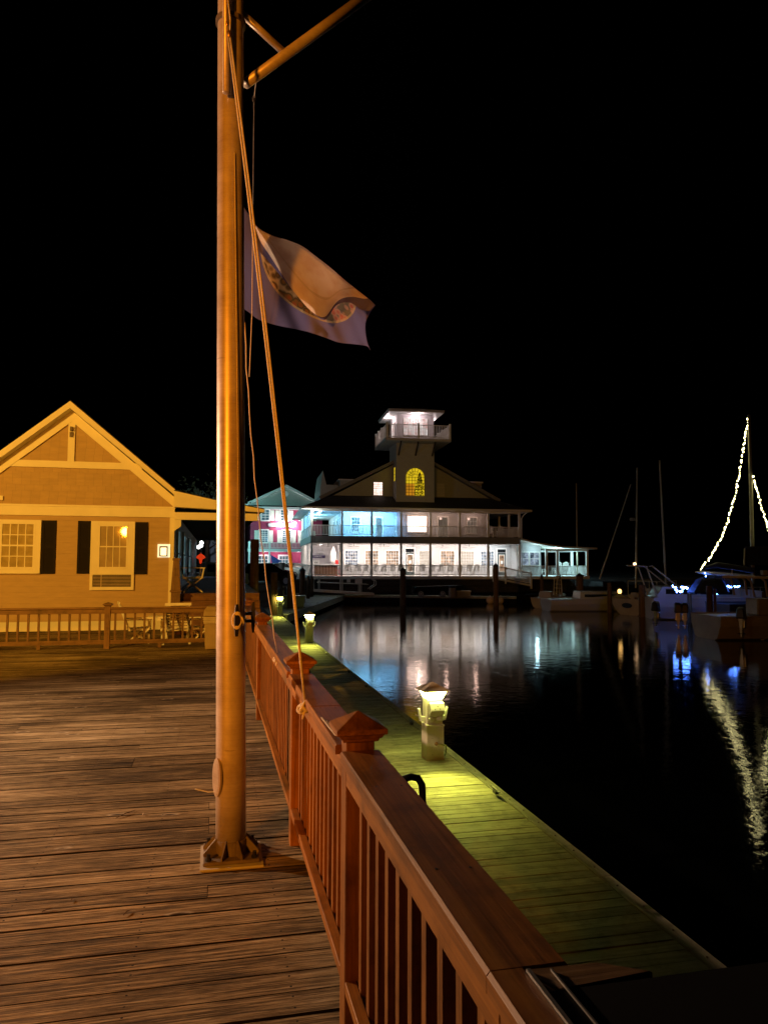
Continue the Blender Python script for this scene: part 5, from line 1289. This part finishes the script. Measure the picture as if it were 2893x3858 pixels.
# slip pilings
slip = [(2041,2175,2278,12,'first'),(2110,2178,2274,11,'second'),(2184,2172,2288,26,'third'),(2296,2196,2306,16,'fourth'),(2419,2204,2324,24,'fifth'),(2598,2205,2344,15,'sixth'),(2674,2208,2365,21,'seventh'),(2882,2230,2388,16,'eighth')]
where = ['in front of the small orange boat, a dark cap on its top','slim, between the small orange boat and the sailing boat','thick, with a tall cap, before the white sailing boat ladder','beside the left corner of the tan boat transom','thick, hiding the right part of the tan boat transom','standing left of the lit string of blue lights, beyond the twin outboards','with a lighter pole strapped on its right side, before the blue lights','at the right picture edge beside the small square stern']
for k, (px_, yt, yb, wpx, o_) in enumerate(slip):
    q = atz(px_, yb, WZ); dist = math.hypot(q.x, q.y); tp_ = atd(px_, yt, dist)
    t = piling('slip piling '+where[k], q.x, q.y, tp_.z, wpx/2*dist/FPX, group='pilings along the boat slips', mat=MT['piling'], pointed=(k in (0,1,2)))
    if k == 6:
        m = MB(); m.tube([(.26,-.1,-.4),(.26,-.1,tp_.z-WZ-.15)], .075, 10); m.build('strapped_pole', MT['rail_x_z'], t)
# finger pier behind the pilings
fp = thing('finger_pier', 'low timber pier along the boat slips behind the pilings', 'pier', (0,0,0))
a = atz(2115, 2248, -1.15); c = atz(2310, 2262, -1.15)
m = MB(); m.beam((a.x,a.y,-1.2),(c.x,c.y,-1.2),1.0,.1); m.build('boards', MT['piling'], fp); m = MB(); m.beam((a.x-.5,a.y-.2,-1.30),(c.x-.5,c.y-.2,-1.30),.1,.26); m.build('fascia_board', MT['piling'], fp)

q = atz(2305, 2318, WZ)
B1 = boat('motor_boat', 'old tan motor boat with a dark oval on its transom, stern towards the pilings', 26.6, 44.1, R(12))
hull(B1, 7.2, 3.1, 1.05, MT['hull_tan'], MT['hull_tan'], draft=.3, tum=.62)
m = MB(); m.M = Matrix.Translation((-.012,.15,.62)) @ Matrix.Rotation(R(90),4,'Y'); m.prism([(.17*math.cos(2*PI*k/24),.46*math.sin(2*PI*k/24)) for k in range(24)], 'z', -.012, .012); m.build('dark_oval', MT['black'], B1)
cuddy(B1, 2.4, 5.6, 2.2, 1.05, 1.7, MT['hull_white'])
m = MB(); m.tube([(1.2,-1.3,1.0),(1.2,-1.3,2.2),(3.0,-1.2,2.25),(3.0,-1.2,1.5)], .03, 6); m.tube([(1.2,1.3,1.0),(1.2,1.3,2.2),(3.0,1.2,2.25),(3.0,1.2,1.5)], .03, 6); m.tube([(1.2,-1.3,2.2),(1.2,1.3,2.2)], .03, 6); m.build('canopy_frame', MT['mast_pale'], B1)
m = MB(); rr_ = random.Random(9)
for k in range(14): m.cb(.4+rr_.random()*1.8, rr_.uniform(-1.2,1.2), 1.15+rr_.random()*.2, rr_.uniform(.2,.5), rr_.uniform(.2,.5), .25)
m.build('stowed_gear', MT['hull_tan'], B1)
q = atd(2333, 2227, 47); lt = thing('deck_lantern', 'glowing orange lantern hanging in the cockpit of the old tan boat', 'lantern', q[:])
m = MB(); m.lathe((0,0,-.14), [(.06,0),(.11,.04),(.11,.2),(.04,.26)], 10); m.build('glass', emis('orange_lantern_glow', (1,.55,.15), 4), lt); m = MB(); m.lathe((0,0,.125), [(.16,0),(.04,.09)], 10); m.build('cap', MT['brass'], lt)
q0 = atd(2020, 2262, 57.0)
B0 = boat('skiff', 'small orange brown skiff between the first two slip pilings', q0.x+.3, q0.y, R(35))
hull(B0, 3.4, 1.6, .75, MT['hull_tan'], draft=.2)
cuddy(B0, .6, 2.2, 1.1, .75, 1.25, MT['hull_tan'])
q = atd(2245, 2265, 55)
BW = boat('sailing_boat', 'white sailing boat with a boarding ladder and tilted bare mast behind the slip pilings', q.x-3.4, q.y+1.0, R(-8))
hull(BW, 7.6, 2.6, .85, MT['hull_white'], draft=.4); cuddy(BW, 2.2, 5.8, 1.8, .85, 1.4, MT['hull_white'])
for yy in (-.9,-.3):
    m = MB(); m.tube([(.5,yy,1.1),(.55,yy,2.4)], .03, 6); m.tube([(.9,yy,1.1),(.85,yy,2.4)], .03, 6)
    for k in range(4): m.tube([(.52,yy,1.35+.28*k),(.88,yy,1.35+.28*k)], .02, 6)
    m.build('ladder', MT['mast_pale'], BW)
def mast_px(parent, pa, pb, dist, wpx, name='mast', mat=None):
    A = atd(*pa, dist); Bq = atd(*pb, dist); I = parent.matrix_basis.inverted()
    m = MB(); m.tube([I@Bq, I@A], [wpx/2*dist/FPX, wpx/2*dist/FPX*.75], 8); return m.build(name, mat or MT['mast_pale'], parent)
for o_ in (B1, B0, BW): o_.matrix_basis = Matrix.Translation(o_.location) @ Matrix.Rotation(o_.rotation_euler.z, 4, 'Z')
mast_px(BW, (2375,1825), (2258,2182), 55, 5)
def sail_far(label, pa, pb, dist, wpx, extra=None):
    q = atd(pb[0], pb[1], dist); t = boat('sailing_boat', label, q.x, q.y, R(20)); t.matrix_basis = Matrix.Translation((q.x,q.y,WZ)) @ Matrix.Rotation(R(20),4,'Z')
    hull(t, 9, 2.8, 1.1, MT['hull_dark'], draft=.4); cuddy(t, 2.5, 6.5, 1.9, 1.1, 1.6, MT['hull_dark'])
    mast_px(t, pa, (pb[0], 2215), dist, wpx)
    return t
sail_far('dark sailing boat with a thin pale mast rising behind the turquoise wing', (2170,1820), (2175,2160), 74, 6)
SB = sail_far('dark sailing boat with a radar drum on its mast and a warm light below', (2399,1762), (2394,2130), 58, 7)
I = SB.matrix_basis.inverted(); q = I @ atd(2381, 1957, 58); m = MB(); m.lathe(q, [(.16,-.10),(.22,0),(.16,.12)], 12); m.beam(q, q+Vector((.35,0,-.05)), .06,.05); m.build('radar_drum', MT['mast_pale'], SB)
q = I @ atd(2390, 2125, 57.6); m = MB(); m.ball(q, .12, 8, 6); m.build('mast_light', emis('warm_mast_light', (1,.6,.3), 4), SB)
sail_far('dark sailing boat with the slightly leaning olive mast, third from the turquoise wing', (2483,1735), (2508,2130), 52, 7)
# blue lit motor cruiser
D2 = 49
q = atd(2440, 2275, D2)
B2 = boat('cabin_cruiser', 'white cabin cruiser glowing blue under strings of small lights', q.x, q.y, -YAW+R(-8)); B2.matrix_basis = Matrix.Translation((q.x,q.y,WZ)) @ Matrix.Rotation(-YAW+R(-8),4,'Z')
hull(B2, 9.6, 3.2, 1.30, MT['hull_white'], draft=.4, sheer=.35)
m = MB(); m.prism([(.2,1.3),(7.0,1.3),(6.4,1.75),(4.6,2.0),(.6,2.0)], 'y', -1.2,1.2); m.build('cabin', MT['hull_white'], B2, bevel=.04)
m = MB()
for (x0_,x1_) in ((.8,1.6),(1.8,2.6),(2.8,3.6),(3.8,4.6)): m.prism([(x0_,1.55),(x1_,1.55),(x1_,1.85),(x0_,1.85)], 'y', -1.215,-1.201)
m.build('side_windows', MT['glassdark'], B2)
m = MB(); m.prism([(3.4,2.01),(5.4,2.01),(4.6,2.9),(3.9,2.9)], 'y', -.9,.9); m.build('windshield', MT['canvas'], B2)
m = MB()
for s in (-1.3,1.3): m.tube([(.3,s,1.3),(-.3,s,3.15),(.0,s,3.25),(1.6,s,1.9)], .05, 8); m.tube([(-.3,s,3.2),(-1.0,s,3.25)], .05, 8)
m.tube([(-.3,-1.3,3.2),(-.3,1.3,3.2)], .05, 8)
m.build('radar_arch', MT['mast_pale'], B2); m = MB()
for k in range(7): m.tube([(5.0+.6*k,-1.35+.12*k,1.45),(5.0+.6*k,-1.35+.12*k,2.0)], .02, 6)
m.tube([(5.0+.6*k,-1.35+.12*k,2.0) for k in range(7)], .02, 6)
m.build('bow_rail', MT['mast_pale'], B2)
# lit sailing boat (mast wrapped with strings)
D3 = 45
q = atd(2700, 2300, D3)
B3 = boat('sailing_boat', 'sailing boat outlined by strings of white lights from its mast head', q.x, q.y, -YAW); B3.matrix_basis = Matrix.Translation((q.x,q.y,WZ)) @ Matrix.Rotation(-YAW,4,'Z')
hull(B3, 10, 3, 1.2, MT['hull_dark'], MT['canvas'], draft=.4)
mast_px(B3, (2820,1562), (2836,2200), D3, 13)
I = B3.matrix_basis.inverted()
m = MB(); a = I @ atd(2618, 2155, D3); c = I @ atd(2840, 2172, D3); m.tube([a, a+Vector((.5,0,-.06)), c], [.03,.09,.10], 8); m.build('boom', MT['hull_white'], B3)
m = MB(); p_ = [I @ atd(x, y, D3-.3) for x, y in ((2655,2140),(2700,2128),(2840,2150))]; m.tube(p_, [.08,.16,.16], 8); m.build('furled_sail', MT['canvas'], B3)
m = MB(); a = I @ atd(2660, 2205, D3-.2); m.add([(a.x-.95,a.y-.6,a.z-.45),(a.x+1.1,a.y-.6,a.z-.45),(a.x+1.1,a.y+.6,a.z-.45),(a.x-.95,a.y+.6,a.z-.45),(a.x-.35,a.y-.45,a.z+.42),(a.x+.75,a.y-.5,a.z+.38),(a.x+.75,a.y+.5,a.z+.38),(a.x-.35,a.y+.45,a.z+.42)],[(0,3,2,1),(4,5,6,7),(0,1,5,4),(1,2,6,5),(2,3,7,6),(3,0,4,7)]); m.build('dodger', simple('blue_dodger_canvas', (.02,.04,.12), .8), B3, bevel=.12)
m = MB(); a = I @ atd(2804, 2062, D3+.4); c = I @ atd(2925, 2062, D3+.4); m.beam(a, c, 1.9, .06)
m.build('bimini_roof', MT['canvas'], B3)
m = MB(); a = I @ atd(2812, 2096, D3+.4); c = I @ atd(2920, 2096, D3+.4); m.beam(a, c, 1.6, .95); m.build('bimini_screen', simple('clear_vinyl_screen', (.03,.033,.03), .8, spec=.05), B3)
m = MB(); a = I @ atd(2804, 2066, D3+.0); c = I @ atd(2802, 2130, D3+.0); m.tube([a, c], .05, 6); m.build('bimini_post', MT['mast_pale'], B3)
# hard top fishing boat in front
D4 = 37
q = atd(2655, 2330, D4)
B4 = boat('fishing_boat', 'fishing boat with a tan hard top and rod holders at the right picture edge', q.x, q.y, -YAW+R(4)); B4.matrix_basis = Matrix.Translation((q.x,q.y,WZ)) @ Matrix.Rotation(-YAW+R(4),4,'Z')
hull(B4, 7.5, 2.7, 1.05, MT['hull_tan'], MT['hull_tan'], draft=.25)
I = B4.matrix_basis.inverted()
m = MB(); a = I @ atd(2722, 2172, D4); c = I @ atd(2930, 2176, D4); m.beam(a, c, 1.9, .10); m.build('hard_top', MT['hull_tan'], B4)
m = MB()
for (px0, px1) in ((2790,2802),(2842,2850)):
    for dy in (-.8,.8):
        p_ = [I @ atd(px0-14, 2176, D4), I @ atd(px0, 2190, D4), I @ atd(px1, 2245, D4)]; p_ = [p+Vector((0,dy,0)) for p in p_]; m.tube(p_, .05, 8)
m.build('top_supports', MT['hull_tan'], B4)
m = MB()
for k in range(4): a = I @ atd(2722+8*k, 2165, D4); c = I @ atd(2730+8*k, 2184, D4); m.tube([a, c], .03, 6)
m.build('rod_holders', MT['mast_pale'], B4)
m = MB(); a = I @ atd(2877, 2166, D4); m.frustum(a.x,a.y,a.z-.02,a.z+.2,.2,.2,.24,.24); m.build('searchlight', MT['hull_tan'], B4)
m = MB(); a = I @ atd(2756, 2145, D4); c = I @ atd(2756, 2166, D4); m.tube([a,c], .03, 6); m.build('antenna', MT['white'], B4)
m = MB(); m.box(2.2,3.4,-.5,.5,1.05,1.8); m.build('console', MT['hull_tan'], B4, bevel=.05)
for k, (px_, py_) in enumerate(((2552,2292),(2577,2292))):
    q = atd(px_, py_, 40); outboard(q.x, q.y, -1.35, ['left one of the two dark outboard motors with shining legs','right one of the two dark outboard motors with shining legs'][k], R(60))
q = atd(2790, 2290, 35.5); outboard(q.x, q.y, -1.25, 'big black outboard motor in front of the fishing boat, under its hard top', R(40))
q = atd(2470, 2300, 41); outboard(q.x, q.y, -1.35, 'tilted dark outboard motor right of the tan boat, nearest the thick piling', R(35))
q = atz(2840, 2410, WZ); B5 = boat('dinghy', 'small boat with a square tan stern low in the water at the right edge', q.x+.15, q.y+.1, R(20))
hull(B5, 3.2, 1.35, .52, MT['hull_tan'], draft=.15)
q = atz(2732, 2385, WZ); o = MB(); o.ball((0,0,.25), .14, 10, 8, 1.1,1,.9); oo = o.build('fender', simple('orange_fender', (.75,.4,.08), .5), None, smooth=True); oo.location = (q.x,q.y,WZ); tag(oo, 'small round orange fender by itself on the dark water near the lighter pole', 'fender')

# ---------------- light strings: wire + bulbs
warm_b = emis('warm_string_bulb', (1,.88,.40), 14); blue_b = emis('blue_string_bulb', (.10,.26,1), 75)
bm_ = MB(); bm_.ball((0,0,0), .034, 6, 5)
_b = bm_.build('bulb', warm_b); bmesh_w = _b.data; bpy.data.objects.remove(_b)
bm_ = MB(); bm_.ball((0,0,0), .030, 6, 5)
_b = bm_.build('bulb', blue_b); bmesh_b = _b.data; bpy.data.objects.remove(_b)
def string(label, pts, dist, n, mesh, jit=.04, wire=.008):
    P = [atd(x, y, dist) for x, y in pts]; base = P[0].copy()
    t = thing('light_string', label, 'string lights', base[:], 0, 'string lights on the boats')
    m = MB(); m.tube([p-base for p in P], wire, 5); m.build('wire', MT['black'], t)
    ls = [0]
    for a, c in zip(P[:-1], P[1:]): ls.append(ls[-1]+(c-a).length)
    for k in range(n):
        s = ls[-1]*(k+.5+random.uniform(-.3,.3))/n
        i = max(j for j in range(len(ls)-1) if ls[j] <= s); f = (s-ls[i])/max(1e-6, ls[i+1]-ls[i])
        p = P[i].lerp(P[i+1], min(1,f)) - base
        o = bpy.data.objects.new('bulb', mesh); COL.objects.link(o); o.parent = t
        o.location = p + Vector((random.uniform(-jit,jit), random.uniform(-jit,jit), random.uniform(-jit,jit)))
        s_ = random.uniform(.7,1.25); o.scale = (s_,s_,s_*1.3)
    return t
string('long curved string of white bulbs from the lit mast head down to the boom end', [(2818,1562),(2812,1600),(2800,1680),(2782,1790),(2765,1880),(2742,1960),(2715,2030),(2680,2092),(2650,2130),(2634,2150)], D3, 72, bmesh_w)
string('shorter string of white bulbs slanting down right of the lit mast', [(2834,1788),(2850,1850),(2868,1920),(2893,1992),(2915,2040)], D3, 30, bmesh_w)
string('blue white bulb string dropping from the boom into the cruiser bow', [(2653,2157),(2660,2180),(2668,2188),(2688,2195),(2690,2212),(2698,2240)], D3, 15, bmesh_b)
string('tangled loop of blue white bulbs at the left, over the cruiser cabin', [(2530,2208),(2545,2213),(2545,2228),(2560,2231),(2572,2224),(2578,2213),(2590,2216),(2562,2212)], D3, 26, bmesh_b)
string('blue white bulb string along the middle of the cruiser rail', [(2605,2213),(2620,2217),(2640,2214),(2655,2218),(2664,2214)], D3, 18, bmesh_b)
string('blue white bulb string at the right, running along the bow rail to its end', [(2688,2218),(2702,2222),(2712,2218),(2716,2232),(2700,2238),(2712,2216),(2735,2211),(2760,2210),(2784,2209)], D3, 34, bmesh_b)
# ================================================================== LIGHT
SOD = (1.0, .43, .035)
WARM = (1.0, .70, .47)
spot('street_lamp_sodium', (-4.5, -3.0, 3.2), (-3.6, 10, 2.6), (1.0, .30, .012), 3000, 88, .5, .2)
spot('house_floodlight', (-8.5, 5.2, 5.2), (-3.7, 18.8, 1.2), (1.0, .47, .05), 6600, 58, .4, .12)
spot('deck_lamp_white', (-5.6, 8.0, 2.48), (0, 5.6, 0.3), (1, .61, .35), 2600, 140, 1.0, .1)
def rpoint(n, x, y, z, c, w_, r=.12):
    p = Matrix.Translation((8.5,66,0)) @ Matrix.Rotation(-R(3.3),4,'Z') @ Vector((x,y,z)); return point(n, p, c, w_, r)
def rspot(n, x, y, z, c, w_, tz=1.0):
    M_ = Matrix.Translation((8.5,66,0)) @ Matrix.Rotation(-R(3.3),4,'Z')
    return spot(n, M_ @ Vector((x,y,z)), M_ @ Vector((x,3.0,tz)), c, w_, 128, .5, .12)
WHT = (1.0, .84, .76)
for x in (1.2,2.6,4.1,5.4,6.8,8.1,9.5,10.9,12.2,13.6,15.0,16.3): rspot('porch_ceiling_light', x, .75, 3.2, WHT, 210)
rpoint('porch_ceiling_light', 17.9, 1.9, 3.0, (.85,.95,1), 130, .25) if 0 else rspot('porch_ceiling_light', 17.9, .8, 3.2, (.85,.95,1), 220)
for x in (12.6, 15.4): rpoint('upper_porch_fill', x, .9, 5.9, (1,.62,.50), 16)  # weak fill lights added to lift the dark right end of the porch
rpoint('porch_ceiling_light', 1.5, 8, 3.1, WHT, 210)
rpoint('side_floodlight', -.2, -.3, 6.1, (.95,1,.85), 110)
rpoint('blue_balcony_light', 1.0, 1.8, 6.1, (.12,.50,1), 200)
rspot('blue_balcony_light', 5.2, .5, 6.15, (.22,.62,1), 1500, 4.9); rspot('blue_balcony_light', 7.0, .8, 6.15, (.16,.5,1), 260, 4.9); rspot('blue_balcony_light', 3.6, .8, 6.15, (.16,.55,1), 260, 4.9)
rpoint('blue_balcony_light', 1.2, 8.0, 6.0, (.2,.65,1), 240)
rpoint('blue_balcony_light', .6, 13.0, 6.0, (.5,.9,1), 300)
rpoint('balcony_window_glow', 10.0, 1.0, 5.6, (1,.66,.5), 34)
_M = Matrix.Translation((8.5,66,0)) @ Matrix.Rotation(-R(3.3),4,'Z')
spot('gable_glow', _M @ Vector((9.9,-10,8)), _M @ Vector((9.9,3,10)), (1,.80,.3), 110, 80, .8, .3)
rpoint('wing_light', 24.1, 2.2, 2.6, (.50,.92,1), 320)
rspot('wing_light', 23.4, .6, 2.75, (.55,.93,1), 260, .6); rspot('wing_light', 25.0, .6, 2.75, (.55,.93,1), 160, .6)  # extra spots added to brighten the wing chairs
rpoint('wing_light', 21.2, .3, 2.9, (.55,.9,1), 45)
rpoint('lookout_soffit_light', 9.7, .4, 15.35, (1,.80,.82), 75)
rpoint('lookout_soffit_light', 7.35, 2.8, 15.3, (1,.80,.80), 75)
rpoint('lookout_soffit_light', 12.0, 3.2, 15.3, (1,.82,.8), 22)
for x in (8.95, 11.0): point('sign_flood', (x, 104.25, 7.0), (1,.93,1), 420, .2)
for x in (6.8, 8.7, 11.6): point('porch_downlight', (x, 103.6, 2.85), (1,.8,.9), 80, .1)
point('cyan_forecourt_light', (3.0, 98.0, 5.5), (.35,1,1), 1000, .3)
point('cyan_forecourt_light', (3.5, 94.0, 6.0), (.45,.95,1), 600, .3)
point('cyan_forecourt_light', (3.5, 70.0, 5.0), (.30,.80,1), 160, .3)
point('pavement_light', (-1.0, 52.0, 6.5), (.65,.75,1), 350, .3)
spot('boat_fill_sodium', (-6, -8, 9), (27, 42, -1), (1,.40,.05), 200, 26, .5, .2)  # unseen orange spot added behind the camera to light the boats

w = bpy.data.worlds.new('World'); SC.world = w; w.use_nodes = True
nt = w.node_tree; bg = nt.nodes['Background']
sky = nt.nodes.new('ShaderNodeTexSky'); sky.sky_type = 'NISHITA'; sky.sun_disc = False
sky.sun_elevation = R(-12); sky.sun_rotation = R(200)
nt.links.new(sky.outputs[0], bg.inputs[0]); bg.inputs[1].default_value = .05

cam = bpy.data.cameras.new('camera'); co = bpy.data.objects.new('camera', cam); COL.objects.link(co); SC.camera = co
co.location = (0, 0, EYE)
M = Matrix.Rotation(-YAW, 4, 'Z') @ Matrix.Rotation(PI/2 + TILT, 4, 'X') @ Matrix.Rotation(ROLL, 4, 'Z')
co.rotation_euler = M.to_euler()
cam.sensor_fit = 'VERTICAL'; cam.sensor_height = 36; cam.sensor_width = 27; cam.lens = FPX/3858*36
cam.clip_start = .05; cam.clip_end = 2000
SC.view_settings.view_transform = 'Standard'; SC.view_settings.look = 'None'; SC.view_settings.exposure = 0; SC.view_settings.gamma = 1
SC.render.engine = 'CYCLES'
cy = SC.cycles
cy.use_denoising = True
try: cy.denoiser = 'OPENIMAGEDENOISE'; cy.denoising_input_passes = 'RGB_ALBEDO_NORMAL'
except Exception: pass
cy.max_bounces = 6; cy.diffuse_bounces = 3; cy.glossy_bounces = 4; cy.transmission_bounces = 4
cy.sample_clamp_indirect = 6; cy.sample_clamp_direct = 0
cy.use_light_tree = True; cy.caustics_reflective = False; cy.caustics_refractive = False
